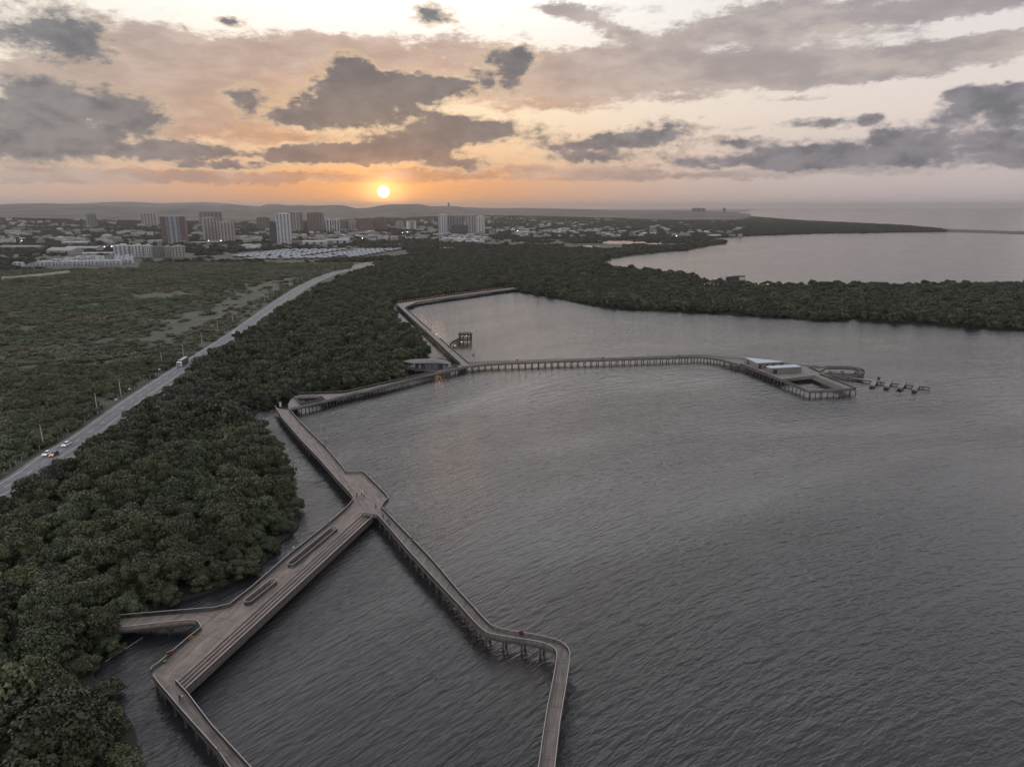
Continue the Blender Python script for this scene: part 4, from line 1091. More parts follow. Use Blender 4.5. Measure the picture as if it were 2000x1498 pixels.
# mangroves: right of the road to the shore, the wood behind it and the peninsula
road_r = offset(cen, 15.0)
mang_poly = xy(GP(shore_near[:])) + xy(GP(land_r_far[:13])) + xy(GP([(1195, 507), (1120, 500), (1000, 500), (900, 503), (820, 506), (770, 512), (730, 520)], LZ)) + xy(road_r[::-1]) + [(-330, 30), (-60, 10)]
mud = GP([(p[0], p[1]) for p in shore_near]) + [Vector((q.x, q.y, 0)) for q in road_r[::-1]] 
m_ = MB(); sl_ = GP(shore_near); m_.sheet([[(p.x, p.y) for p in sl_[:64]] + [(q.x, q.y) for q in GP([(2400, 640), (1500, 590), (1000, 545), (760, 560), (640, 600), (560, 640), (400, 740), (250, 850), (0, 1010), (-260, 1200)])]], LZ + 0.012)
for a, b_ in zip(sl_[:-1], sl_[1:]): m_.bar((a.x, a.y, 0.25), (b_.x, b_.y, 0.25), 0.5, 0.9)
tag(m_.build('mud_bank', 'mud'), 'dark mud under the mangroves along the shore', None, None, 'structure')
look_clear = xy(GP([(1376, 549), (1512, 551), (1512, 561), (1376, 560)]))
def keep_m(X, Y, r):
    return clear(X, Y, 2.6) & ~inside_np(X, Y, look_clear) & (dist_line_np(X, Y, shore_line) > 0.6) & (dist_line_np(X, Y, shore_far_line) > 2.5) & (dist_line_np(X, Y, cen_xy) > 16.5 + 30 * np.clip((Y - 550) / 450, 0, 1))
mx_, my_ = scatter(mang_poly, 5.8, 2.0, 21, keep_m)
ex = [G(px, py, 5) for px, py in ((206, 1200), (196, 1222), (212, 1233), (184, 1206))]   # crowns closing over the end of the side branch
mx_ = np.append(mx_, [p.x for p in ex]); my_ = np.append(my_, [p.y for p in ex])
o = np.argsort(mx_ ** 2 + (my_) ** 2); mx_, my_ = mx_[o], my_[o]
vis = np.abs(mx_) < my_ * 0.78 + 4
front_i = np.where(vis & (my_ > 75))[0][:300]; rest = np.ones(len(mx_), bool); rest[front_i] = False
r_ = random.Random(5)
mang_labels = {}
protos = []
for k, me in enumerate(TREE):
    t_ = thing('mangrove_tree', 'dense mangrove tree', 'tree', (0, 0, -50), 'mangrove trees of the near belt')
    for nm, d in (('crown', me), ('trunk', TRUNK)):
        q = bpy.data.objects.new(nm, d); S.collection.objects.link(q); q.parent = t_
    protos.append(t_)
for n_, i in enumerate(front_i):
    x, y = float(mx_[i]), float(my_[i])
    ds = float(dist_line_np(np.array([x]), np.array([y]), shore_line)[0]); dr = float(dist_line_np(np.array([x]), np.array([y]), cen_xy)[0])
    if ds < 9: lab, grp = 'bushy green mangrove overhanging the water at the near shore', 'mangroves at the water edge of the near belt'
    elif dr < 22: lab, grp = 'low green tree of the near belt growing beside the road verge', 'trees of the near belt beside the road'
    else: lab, grp = 'rounded olive green mangrove crown inside the near belt between road and boardwalk', 'mangroves inside the near belt'
    s_ = r_.uniform(0.85, 1.55) if ds > 7 else r_.uniform(0.7, 1.0); pk = r_.choice((0, 1, 2, 3, 4, 5, 6, 0, 2, 4, 7, 8, 9, 9) if dr > 30 else (0, 3, 7, 9, 10)); p = protos[pk]; szx = r_.uniform(0.62, 1.25)
    qx, qy = project((x, y, 5))
    zone = ('in the bottom left corner' if qy > 1330 else 'beside the side branch' if qy > 1180 and qx > 120 else 'at the left edge, lower part' if qy > 1180
            else 'facing the shorter oval opening' if qx > 330 and qy > 1060 else 'facing the long oval opening' if qx > 430 else 'at the left edge' if qx < 120 else 'in the %s %s mid belt' % ('upper' if qy < 900 else 'central' if qy < 985 else 'lower', 'left' if qx < 290 else 'right'))
    form = 'small low' if s_ * szx < 0.95 else 'tall broad' if s_ * szx > 1.25 else 'medium'
    edge = 'at the water ' if ds < 9 else ('by the road verge ' if dr < 22 else '')
    if pk == 8: form = form.replace('tall broad', 'tall narrow')
    hue = {9: ' yellow green', 10: ' grey dry', 8: ''}.get(pk, '')
    lab = '%s%s mangrove tree %s%s' % (form, hue, edge, zone); grp = 'mangrove trees ' + edge + zone
    zz = 0.6 - (1.2 if ds < 6 else 0)
    q = copy_thing(p, (x, y, zz), r_.uniform(0, 6.28), (s_ * r_.uniform(.9, 1.15), s_, s_ * szx), lab, grp)
for p in protos:
    for ch in list(p.children): bpy.data.objects.remove(ch)
    bpy.data.objects.remove(p)
restx, resty = mx_[rest], my_[rest]
dd_ = np.hypot(restx, resty)
dsh = dist_line_np(restx, resty, shore_line)
zr = np.where(dsh < 6, -0.6, 0.6)
stuff_instances('mangrove_forest', 'unbroken dark green mangrove forest covering the shore, the far wood and the peninsula', restx, resty, zr, TREE_FAR, 0.8, 1.5, 31, (0.62, 1.15))

# scrub left of the road
scrub_poly = [(p.x, p.y) for p in offset(cen, -9.0)] + xy(GP([(690, 514), (560, 514), (420, 512), (280, 512), (270, 524), (120, 526), (0, 528), (-200, 540), (-520, 640), (-520, 1100)], LZ)) + [(-300, 60)]
gnz = np.random.RandomState(2)
def keep_s(X, Y, r):
    m_ = (dist_line_np(X, Y, cen_xy) > 9.5)
    ins = inside_np(X, Y, meadow) | inside_np(X, Y, meadow2)
    dm = np.minimum(dist_line_np(X, Y, meadow + [meadow[0]]), dist_line_np(X, Y, meadow2 + [meadow2[0]]))
    pin = np.clip(0.75 - dm / 22, 0.02, 1) + 0.3 * (vnoise(X / 25, Y / 25, 9) > 0.05)
    m_ &= ~ins | (r.uniform(size=X.shape) < pin)
    m_ &= ins | (dm > 14) | (r.uniform(size=X.shape) < 0.7)
    gap = vnoise(X / 60, Y / 60, 8)
    m_ &= (gap > -0.08) | (r.uniform(size=X.shape) < 0.25)
    m_ &= (Y < 330) | (r.uniform(size=X.shape) < 0.72)
    return m_
sx_, sy_ = scatter(scrub_poly, 4.4, 1.5, 22, keep_s)
o = np.argsort(sx_ ** 2 + sy_ ** 2); sx_, sy_ = sx_[o], sy_[o]
vis = (np.abs(sx_) < sy_ * 0.765) & (sy_ > 110)
fi = np.where(vis)[0][:300]; rest = np.ones(len(sx_), bool); rest[fi] = False
protos = []
for me in BUSH:
    t_ = thing('scrub_bush', 'scrub bush', 'bush', (0, 0, -50), 'scrub bushes left of the road')
    q = bpy.data.objects.new('crown', me); S.collection.objects.link(q); q.parent = t_; protos.append(t_)
for i in fi:
    x, y = float(sx_[i]), float(sy_[i]); dr = float(dist_line_np(np.array([x]), np.array([y]), cen_xy)[0])
    lab, grp = (('dusty green bush behind the roadside fence posts at the lower left', 'bushes lining the roadside fence') if dr < 17 else ('brownish dry scrub bush in the thicket at the left edge, away from the road', 'bushes of the thicket at the left edge'))
    s_ = r_.uniform(0.75, 1.3); szx = r_.uniform(.65, 1.35); qx, qy = project((x, y, 2))
    form = 'low' if s_ * szx < 0.85 else 'tall' if s_ * szx > 1.2 else 'rounded'
    band = 'below the first utility pole' if qy > 878 else 'level with the first utility pole' if qy > 820 else 'level with the second utility pole' if qy > 765 else 'up toward the third utility pole'
    lab = '%s %s %s' % (form, 'dusty green bush behind the roadside fence' if dr < 17 else 'brownish dry bush away from the fence', band); grp = 'scrub bushes ' + ('behind the roadside fence ' if dr < 17 else 'away from the fence ') + band
    copy_thing(protos[r_.randrange(len(protos))], (x, y, LZ), r_.uniform(0, 6.28), (s_, s_ * r_.uniform(.8, 1.2), s_ * szx), lab, grp)
for p in protos:
    for ch in list(p.children): bpy.data.objects.remove(ch)
    bpy.data.objects.remove(p)
stuff_instances('scrubland', 'brown green dry scrub spreading left of the road to the town', sx_[rest], sy_[rest], np.full(rest.sum(), LZ), BUSH_FAR, 0.6, 1.5, 33, (0.22, 0.75))

# distant woods among and behind the town and on the spit
wood_poly = xy(GP([(770, 512), (900, 503), (1000, 500), (1120, 500), (1195, 505), (1240, 500), (1290, 494), (1345, 490), (1380, 483), (1420, 477), (1422, 471), (1385, 467.5), (1440, 463), (1500, 460), (1600, 456.5), (1750, 454.5), (1850, 453), (1835, 447.5), (1760, 441), (1690, 437), (1600, 433), (1560, 431), (1500, 427), (1465, 423), (1425, 420), (1000, 419), (400, 424), (-200, 426), (-300, 560), (0, 530), (280, 514), (560, 514)], LZ))
def keep_w(X, Y, r):
    m_ = ~inside_np(X, Y, xy(pond)) & ~inside_np(X, Y, xy(pond2)) & (dist_line_np(X, Y, xy(pond) + [xy(pond)[0]]) > 6) & ((Y > 1850) | (dist_line_np(X, Y, xy(pond) + xy(pond2)) > 60))
    m_ &= (dist_line_np(X, Y, shore_far_line) > 7)
    for e in estate_polys: m_ &= ~inside_np(X, Y, e)
    gap = vnoise(X / 300, Y / 300, 18)
    wild = (X > Y * 0.08) | ((Y < 1750) & (X > -350 ))
    keepn = (gap > 0.02) & (r.uniform(size=X.shape) < 0.75) | (r.uniform(size=X.shape) < 0.16)
    return m_ & (keepn | wild) & ((Y < 3600) | (r.uniform(size=X.shape) < 0.5))
estate_polys = [xy(GP([(392, 510), (600, 511), (800, 501), (800, 488), (560, 488), (470, 492)], LZ)), xy(GP([(10, 526), (275, 520), (285, 497), (120, 500)], LZ)), xy(GP([(220, 508), (368, 508), (368, 500), (225, 499)], LZ)), xy(GP([(590, 479), (690, 477), (690, 469), (590, 470)], LZ))]
ux_, uy_ = scatter(wood_poly, 13.0, 4.5, 23, keep_w)
uz = np.array([terr(a, b_) - 0.6 for a, b_ in zip(ux_, uy_)])
stuff_instances('distant_woods', 'distant dark tree cover between the houses of the town and on the sand spit', ux_, uy_, uz, WOOD_FAR, 0.7, 1.3, 35, (0.5, 1.0))

# ------------------------------------------------------------------ town
def place(px, py): 
    p = G(px, py, LZ)
    return p, math.hypot(p.x, p.y)
fac = {}
def fmat(key, col, var=0.08):
    if key not in fac: fac[key] = material(key, col, 0.85, var, 0.15)
    return fac[key]
M['tower_glass'] = material('tower windows', (0.055, 0.060, 0.068), 0.35, 0.25, 0.3)
def tower(label, x0, x1, ytop, ybase, col, side=None, strips=4, yaw=12, depth=0.7, slab_col=None, crown=True, group=None, name='apartment_tower', slabs=True):
    p, dist = place((x0 + x1) / 2, ybase); cosa = p.y / dist
    wpx = (x1 - x0); w_tot = wpx * (p.y * math.cos(PITCH) + (H - 0) * math.sin(PITCH)) / F
    dr = ray((x0 + x1) / 2, ytop); hgt = H + dr.z / math.hypot(dr.x, dr.y) * dist - LZ
    ya = math.radians(yaw); w = w_tot / (math.cos(ya) + depth * abs(math.sin(ya))); d = w * depth
    az = -math.atan2(p.x, p.y) + ya
    t_ = thing(name, label, 'tower' if hgt > 28 else 'apartment block', (p.x, p.y, LZ), group, az)
    m_ = MB(); m_.box((0, d / 2, hgt / 2 - 0.5), (w, d, hgt + 1)); m_.build('wall', fmat('facade %s' % str(col), col), t_)
    n_s = strips
    for k in range(n_s):
        xx = -w / 2 + w * (k + 0.5) / n_s
        m_ = MB(); m_.box((xx, -0.12, hgt / 2), (w / n_s * 0.5, 0.3, hgt - 3)); m_.build('window_strip', 'tower_glass', t_)
    for k in range(2):
        m_ = MB(); m_.box((w / 2 + 0.12 if yaw < 0 else -w / 2 - 0.12, d * (0.3 + 0.4 * k), hgt / 2), (0.3, d * 0.16, hgt - 4)); m_.build('window_strip', 'tower_glass', t_)
    if side:
        for sgn in (-1, 1):
            m_ = MB(); m_.box((sgn * (w / 2 - w * 0.11), d / 2, hgt / 2 - 0.3), (w * 0.24, d + 1.2, hgt + 0.4)); m_.build('side_tower', fmat('facade %s' % str(side), side), t_)
    if slabs:
        m_ = MB(); n_f = int(hgt / 3.1)
        for k in range(1, n_f): m_.box((0, -0.15, k * 3.1), (w * (0.52 if side else 1.0), 1.1, 1.0))
        sc = slab_col or tuple(min(1, c_ * 1.15) for c_ in col); m_.build('balconies', fmat('slabs %s' % str(sc), sc), t_)
    if crown:
        m_ = MB(); m_.box((w * 0.1, d * 0.5, hgt + 1.4), (w * 0.35, d * 0.5, 2.8)); m_.box((-w * 0.22, d * 0.45, hgt + 0.9), (w * 0.2, d * 0.3, 1.8)); m_.build('roof_block', fmat('facade %s' % str(col), col), t_)
    return t_
GRY = (0.20, 0.195, 0.185); BRN = (0.19, 0.145, 0.12); CRM = (0.36, 0.33, 0.29); WHT = (0.50, 0.50, 0.50); BLU = (0.30, 0.32, 0.335); RED = (0.135, 0.100, 0.090); DRK = (0.10, 0.095, 0.09)
tower('lone grey tower at the far left of the skyline', 173, 192, 419, 448, GRY, strips=3)
tower('pale striped tower left of the red and blue one', 278, 307, 417, 446, CRM, strips=5, yaw=-8)
tower('tall tower with brick red sides and a pale blue front', 319, 365, 423, 477, BLU, side=RED, strips=5, yaw=-10, depth=0.5)
tower('faint grey double tower behind the cream ones', 392, 435, 414, 441, GRY, strips=6, yaw=5, depth=0.4)
tower('cream gridded tower, the taller of the joined pair', 401, 428, 426, 473, CRM, strips=4, yaw=10)
tower('cream gridded lower wing joined to the taller tower', 427, 459, 434, 474, CRM, strips=5, yaw=-6, depth=0.5)
tower('brown slab tower left of the slim white gridded one', 503, 529, 425, 449, BRN, strips=5, yaw=5, depth=0.4)
tower('dark narrow block standing for the darker side of the slim white gridded tower', 529, 543, 434, 475, DRK, strips=2, yaw=8)  # darker side of the slim tower, put in as a separate dark block
tower('slim white gridded tower with a stepped top', 542, 570, 418, 477, WHT, strips=4, yaw=-8)
tower('white and brown striped tower right of the slim gridded one', 568, 592, 415, 452, CRM, side=BRN, strips=4, yaw=5)
tower('tall brownish tower with a cream right edge', 600, 632, 416, 452, BRN, strips=5, yaw=-12)
tower('bright white narrow block, the left of two', 638, 650, 429, 454, WHT, strips=2, yaw=5, slabs=False)
tower('bright white narrow block, the right of two', 653, 664, 429, 452, WHT, strips=2, yaw=5, slabs=False)
tower('grey block beside the two white narrow ones', 665, 680, 430, 450, GRY, strips=3)
tower('pale block with a light edge left of the brown slabs', 681, 697, 431, 450, CRM, strips=3)
tower('wide brown slab under the sun, the left one', 700, 732, 427, 452, BRN, strips=6, yaw=3, depth=0.4)
tower('wide brown slab under the sun, the right one', 733, 757, 425, 451, BRN, strips=5, yaw=3, depth=0.4)
tower('low pale block right of the sun, the left one', 776, 790, 433, 449, CRM, strips=3)
tower('low pale block right of the sun, the right one', 796, 814, 432, 450, CRM, side=WHT, strips=3)
tower('pale tall slab at the left of the dense tower cluster', 856, 873, 419, 457, WHT, strips=3, yaw=-15)
tower('grey tower second from left in the dense cluster', 873, 889, 422, 452, GRY, strips=3, yaw=5)
tower('dark shorter block in front of the dense cluster', 881, 915, 440, 461, DRK, strips=6, yaw=2, depth=0.3)
tower('grey tower in the middle of the dense cluster', 890, 908, 424, 450, GRY, strips=3, yaw=8)
tower('pale tower right of the middle in the dense cluster', 908, 927, 421, 457, CRM, strips=3, yaw=-6)
tower('pale slab with a white edge at the right of the dense cluster', 928, 946, 423, 459, WHT, side=CRM, strips=3, yaw=-12)
midr = 'pale mid rise blocks in front of the red and blue tower'
for i, (a, b_, c_, lb) in enumerate(((226, 257, WHT, 'leftmost'), (259, 283, WHT, 'second from left'), (284, 300, WHT, 'third from left'), (302, 321, GRY, 'grey, fourth'), (323, 336, CRM, 'second from right'), (337, 362, CRM, 'rightmost'))):
    tower('%s of the pale mid rise blocks below the red and blue tower' % lb, a, b_, 479.5 if i < 3 else 481.5, 503, c_, strips=4, yaw=4, depth=0.5, group=midr, name='apartment_block')
# far coast blocks and the tower on the hill
def far_block(label, x0, x1, ytop, ybase, D, col):
    d = ray((x0 + x1) / 2, ybase); hz = math.hypot(d.x, d.y); p = Vector((d.x / hz * D, d.y / hz * D, H + d.z / hz * D)); d2 = ray((x0 + x1) / 2, ytop)
    hgt = H + d2.z / math.hypot(d2.x, d2.y) * D - p.z; w = (x1 - x0) * D / F
    t_ = thing('high_rise', label, 'tower', (p.x, p.y, p.z), None, -math.atan2(p.x, p.y))
    m_ = MB(); m_.box((0, w * .2, hgt / 2 - 4), (w, w * .4, hgt + 8)); m_.build('wall', fmat('facade %s' % str(col), col), t_)
    for k in range(3):
        m_ = MB(); m_.box((w * (-0.3 + 0.3 * k), -0.3, hgt / 2), (w * 0.16, 0.8, hgt * 0.85)); m_.build('window_strip', 'tower_glass', t_)
    m_ = MB(); m_.box((0, w * .2, hgt + 1.5), (w * .5, w * .2, 3)); m_.build('roof_block', fmat('facade %s' % str(col), col), t_)
far_block('tiny lone tower on the ridge right of the sun', 874.5, 878, 396.6, 404, 7900, DRK)
far_block('wide faint block on the far coast at the right', 1352, 1377, 407, 413, 7400, GRY)
far_block('small faint tower on the far coast beside the wide block', 1412, 1417, 407, 413, 7400, GRY)

roofc = [material('roof %d' % k, c_, 0.8, 0.15, 0.3) for k, c_ in enumerate([(0.27, 0.27, 0.26), (0.19, 0.175, 0.16), (0.16, 0.11, 0.088), (0.36, 0.37, 0.37), (0.11, 0.105, 0.10)])]
wallc = [material('house wall %d' % k, c_, 0.85, 0.1, 0.3) for k, c_ in enumerate([(0.26, 0.245, 0.225), (0.20, 0.175, 0.15), (0.36, 0.36, 0.36)])]
def house_meshes(w, d, h_, rh, flatroof, wi, ri):
    a = MB(); a.box((0, 0, h_ / 2 - 0.5), (w, d, h_ + 1))
    b_ = MB()
    if flatroof:
        b_.box((0, 0, h_ + 0.15), (w + 0.5, d + 0.5, 0.3)); b_.box((w * .2, 0, h_ + 0.8), (w * .25, d * .3, 1.0))
    else:
        x, y = w / 2 + 0.4, d / 2 + 0.4
        b_.add([(-x, -y, h_), (x, -y, h_), (x, y, h_), (-x, y, h_), (-x * .8, 0, h_ + rh), (x * .8, 0, h_ + rh)], [(0, 1, 5, 4), (1, 2, 5), (2, 3, 4, 5), (3, 0, 4), (0, 3, 2, 1)])
    win = MB(); win.box((-w * .22, -d / 2 - 0.04, h_ * .55), (w * .2, 0.16, 1.3)); win2 = MB(); win2.box((w * .22, -d / 2 - 0.04, h_ * .5), (w * .2, 0.16, 1.5))
    out = []
    for mb_, nm, mt in ((a, 'wall', wallc[wi]), (b_, 'roof', roofc[ri]), (win, 'window', M['dark_glass']), (win2, 'window', M['dark_glass'])):
        o = mb_.build(nm, mt); out.append((nm, o.data)); bpy.data.objects.remove(o)
    return out
HM = [house_meshes(14, 10, 4.5, 2.5, False, 0, 2), house_meshes(12, 11, 6.5, 0, True, 2, 3), house_meshes(18, 11, 5, 2.2, False, 1, 1), house_meshes(24, 14, 6, 1.8, False, 2, 0), house_meshes(11, 10, 7.5, 0, True, 0, 4), house_meshes(13, 12, 5, 2.4, False, 2, 3)]
def put_house(hm, loc, rz, label, group, name='house', s_=1.0):
    t_ = thing(name, label, 'house', loc, group, rz); t_.scale = (s_, s_, s_)
    for nm, d in hm:
        q = bpy.data.objects.new(nm, d); S.collection.objects.link(q); q.parent = t_
rh_ = random.Random(77)
clusters = [  # px box, count, label, group
    ((862, 950, 458, 476), 70, 'white or pale house in the cluster at the foot of the dense towers', 'houses below the dense tower cluster'),
    ((1000, 1135, 434, 466), 60, 'small pale house in the village left of the pond', 'houses left of the pond'),
    ((1180, 1400, 442, 464), 60, 'small pale house in the village above the pond', 'houses above the pond'),
    ((20, 215, 437, 470), 50, 'pale roofed house on the wooded slope at the far left', 'houses on the left slope'),
    ((480, 515, 480, 489), 10, 'white house at the left end of the pale roofed estate', 'white houses by the estate'),
    ((600, 860, 451, 470), 50, 'pale house in the town band under the sun', 'houses under the sun')]
for (x0, x1, y0, y1), cnt, lab, grp in clusters:
    for k in range(cnt):
        px, py = rh_.uniform(x0, x1), y0 + (y1 - y0) * rh_.random() ** 0.6
        p = G(px, py, LZ); z = terr(p.x, p.y) - 0.3
        put_house(HM[rh_.choice((1, 3, 4, 5, 0)) if 'pale' in lab or 'white' in lab else rh_.randrange(6)], (p.x, p.y, z), rh_.uniform(-0.6, 0.6), lab, grp, s_=rh_.uniform(0.85, 1.25))
# the rest of the town, too many and too small to single out
A_ = MB(); B2 = MB(); C2 = MB()
def tiny(mb_w, x, y, z, w, d, h_, rz): mb_w.box((x, y, z + h_ / 2), (w, d, h_ + 1), rz)
town = bpy.data.objects.new('distant_town', None)
for k in range(2000):
    px, py = rh_.uniform(-60, 1460), 421 + 56 * rh_.random() ** 0.9
    if px > 1000 and py > 466: continue
    if px > 1300 and rh_.random() < 0.5: continue
    if 640 < px < 1000 and py > 470: continue
    if vnoise(np.array([px / 90.0]), np.array([py / 14.0]), 44)[0] < 0.01: continue
    p = G(px, py, LZ)
    tiny((A_, B2, C2)[rh_.randrange(3)], p.x, p.y, terr(p.x, p.y) - 0.5, rh_.uniform(10, 30), rh_.uniform(9, 16), rh_.uniform(5, 12), rh_.uniform(-0.5, 0.5))
me_all = MB(); mats = []; fm = []
for mb_, mt in ((A_, wallc[0]), (B2, roofc[1]), (C2, wallc[2])):
    o = len(me_all.v); me_all.v += mb_.v; me_all.f += [tuple(i + o for i in f) for f in mb_.f]; fm += [len(mats)] * len(mb_.f); mats.append(mt)
bpy.data.objects.remove(town)
tw = me_all.build('distant_town', mats[0]); tw.data.materials.append(mats[1]); tw.data.materials.append(mats[2])
tw.data.polygons.foreach_set('material_index', fm); tag(tw, 'countless tiny pale houses of the town reaching to the hills', None, None, 'stuff')

# estate of pale roofed terraces
er = material('estate roof', (0.25, 0.265, 0.29), 0.6, 0.35, 0.05); ew = material('estate wall', (0.12, 0.115, 0.11), 0.85, 0.1, 0.3)
mR = []
for (w, d, h_, rh0) in ((14.0, 7.5, 3.6, 1.5),):
    a = MB(); a.box((0, 0, h_ / 2 - .5), (w, d, h_ + 1)); x, y = w / 2, d / 2 + .5
    b_ = MB(); b_.add([(-x, -y, h_), (x, -y, h_), (x, y, h_), (-x, y, h_), (-x, 0, h_ + rh0), (x, 0, h_ + rh0)], [(0, 1, 5, 4), (1, 2, 5), (2, 3, 4, 5), (3, 0, 4), (0, 3, 2, 1)])
    c2 = MB(); c2.box((0, -d / 2 - .04, 2.2), (w * .5, .16, 1.6))
    for mb_, nm, mt in ((a, 'wall', ew), (b_, 'roof', er), (c2, 'window', M['dark_glass'])):
        o = mb_.build(nm, mt); mR.append((nm, o.data)); bpy.data.objects.remove(o)
ce = 0
e0 = G(400, 506.5, LZ); 
for row in range(13):
    yb = 509.0 - row * 1.5
    xa = 405 + row * 12 + (70 if row < 3 else 0); xb = 690 + row * 8
    a = G(xa, yb, LZ); b_ = G(xb, yb - 3.2 + row * 0.1, LZ); L_ = (b_ - a).length; n_ = int(L_ / 20.0); rz = ang(a, b_)
    for k in range(n_):
        if ce >= 300: break
        if (k % 9 == 7) or rh_.random() < 0.07: continue
        p = a.lerp(b_, (k + .5) / n_)
        put_house(mR, (p.x, p.y, LZ), rz, 'pale roofed terrace house in the %s row of the estate, %s part' % (('front', 'second', 'third', 'fourth', 'fifth', 'sixth', 'seventh', 'sixth from back', 'fifth from back', 'fourth from back', 'third from back', 'second from back', 'rearmost')[row], ('left', 'middle', 'right')[min(2, 3 * k // max(n_, 1))]), 'terrace houses of the estate', 'terrace_house'); ce += 1
# white estate at the left
mWh = []
a = MB(); a.box((0, 0, 3.2), (13, 11, 7.4)); a.box((-3, 0, 7.4), (5, 8, 1.2)); o = a.build('wall', material('white render', (0.36, 0.38, 0.39), 0.8, 0.08, .3)); mWh.append(('wall', o.data)); bpy.data.objects.remove(o)
for xx, zz, ww in ((-3.6, 2.0, 2.6), (2.8, 2.0, 3.4), (-3.2, 5.2, 2.0), (3.2, 5.2, 2.4)):
    a = MB(); a.box((xx, -5.55, zz), (ww, .2, 1.7)); o = a.build('window', 'dark_glass'); mWh.append(('window', o.data)); bpy.data.objects.remove(o)
for row in range(5):
    xa, xb = (28, 238) if row == 0 else (60 + row * 22, 262)
    ya_, yb = 521 - row * 3.3, 517.5 - row * 2.9
    a = G(xa, ya_, LZ); b_ = G(xb, yb, LZ); n_ = int((b_ - a).length / 15.5)
    for k in range(n_):
        if rh_.random() < 0.12: continue
        p = a.lerp(b_, (k + .5) / n_); put_house(mWh, (p.x, p.y + rh_.uniform(-2, 2), LZ - 0.4 * rh_.random()), ang(a, b_) + rh_.uniform(-.05, .05), 'white flat roofed house in the %s row of the left estate, %s part' % (('front', 'second', 'third', 'fourth', 'rear')[row], ('left', 'middle', 'right')[min(2, 3 * k // max(n_, 1))]), 'white houses of the left estate', 'white_house')
# warehouses and long white buildings
def shed(label, px, py, w, d, h_, rh0, wi, ri, rz=0.0, name='warehouse'):
    p = G(px, py, LZ); t_ = thing(name, label, 'warehouse' if name == 'warehouse' else 'building', (p.x, p.y, LZ), None, rz)
    a = MB(); a.box((0, 0, h_ / 2 - .5), (w, d, h_ + 1)); a.build('wall', wallc[wi], t_)
    x, y = w / 2 + .4, d / 2 + .4; b_ = MB(); b_.add([(-x, -y, h_), (x, -y, h_), (x, y, h_), (-x, y, h_), (-x, 0, h_ + rh0), (x, 0, h_ + rh0)], [(0, 1, 5, 4), (1, 2, 5), (2, 3, 4, 5), (3, 0, 4), (0, 3, 2, 1)]); b_.build('roof', roofc[ri], t_)
    for k in range(3):
        c_ = MB(); c_.box((w * (-.3 + .3 * k), -d / 2 - .05, h_ * .4), (w * .1, .2, h_ * .6)); c_.build('door', 'dark_glass', t_)
shed('broad grey warehouse with a shallow gable behind the white estate', 128, 497, 62, 30, 9, 5, 0, 0, -0.25)
shed('pale long warehouse behind the broad grey one', 165, 491, 75, 22, 8, 3, 0, 0, -0.1)
shed('small warehouse upper right of the broad grey one', 150, 480, 60, 24, 8, 3, 1, 0, 0.1)
shed('low warehouse at the far left behind the trees', 45, 487, 90, 26, 6, 3, 1, 1, 0.0)
shed('long low pale hall left of the mid rise blocks', 195, 498, 60, 14, 4, 1.5, 2, 3, 0.15)
shed('long white hall behind the estate, the left half', 615, 477, 62, 20, 7, 2, 2, 3, 0.1)
shed('long white hall behind the estate, the right half', 660, 475, 58, 22, 9, 2, 2, 3, 0.2)
shed('small white house at the end of the road', 730, 525, 11, 8, 5, 1.5, 2, 3, 0.4, 'shed')
shed('white low roof under the dense towers', 862, 487, 55, 10, 3, 1.2, 2, 3, 0.0)
shed('long flat pale roof behind the mid rise blocks', 400, 476.5, 80, 20, 5, 1, 0, 0, 0.0)
# pale tracks
mb = MB(); strip(mb, catmull(GP([(5, 548.5), (60, 544), (135, 535.5)], LZ), 5), -3, 3, LZ + 3.2); 
M['track'] = material('pale wall', (0.38, 0.35, 0.29), 0.9, 0.15, 0.1)
lw = catmull(GP([(5, 548), (60, 543.5), (135, 535)], LZ), 5)
m_ = MB(); 
for a, b_ in zip(lw[:-1], lw[1:]): m_.bar((a.x, a.y, LZ + 2.2), (b_.x, b_.y, LZ + 2.2), 3.0, 4.4)
t_ = m_.build('boundary_wall', 'track'); tag(t_, 'long pale boundary wall in the scrub at the left edge', 'wall')
# cleared sandy ground at the end of the road
M['sand'] = material('sandy ground', (0.15, 0.12, 0.095), 0.95, 0.3, 0.02, col2=(0.22, 0.18, 0.145))
cl = [(p.x, p.y) for p in catmull([Vector(v) for v in GP([(668, 531), (690, 519), (740, 509), (790, 503), (815, 502), (770, 510), (722, 522), (700, 530)])], 4, True)]
mb = MB(); mb.sheet([cl], LZ + 0.05); tag(mb.build('sandy_ground', 'sand'), 'bare sandy ground where the road ends', None, None, 'structure')
M['beach'] = material('beach sand', (0.30, 0.26, 0.21), 0.95, 0.15, 0.01)
mb = MB(); strip(mb, [Vector((p.x, p.y, 0)) for p in GP([(1458, 422), (1500, 426.4), (1560, 430.4), (1700, 437.2), (1835, 446), (1875, 448.4), (1960, 451), (2040, 453), (2400, 462.4)])], -12, 14, LZ + 0.06)
tag(mb.build('beach', 'beach'), 'thin pale beach on the sea side of the spit', None, None, 'structure')

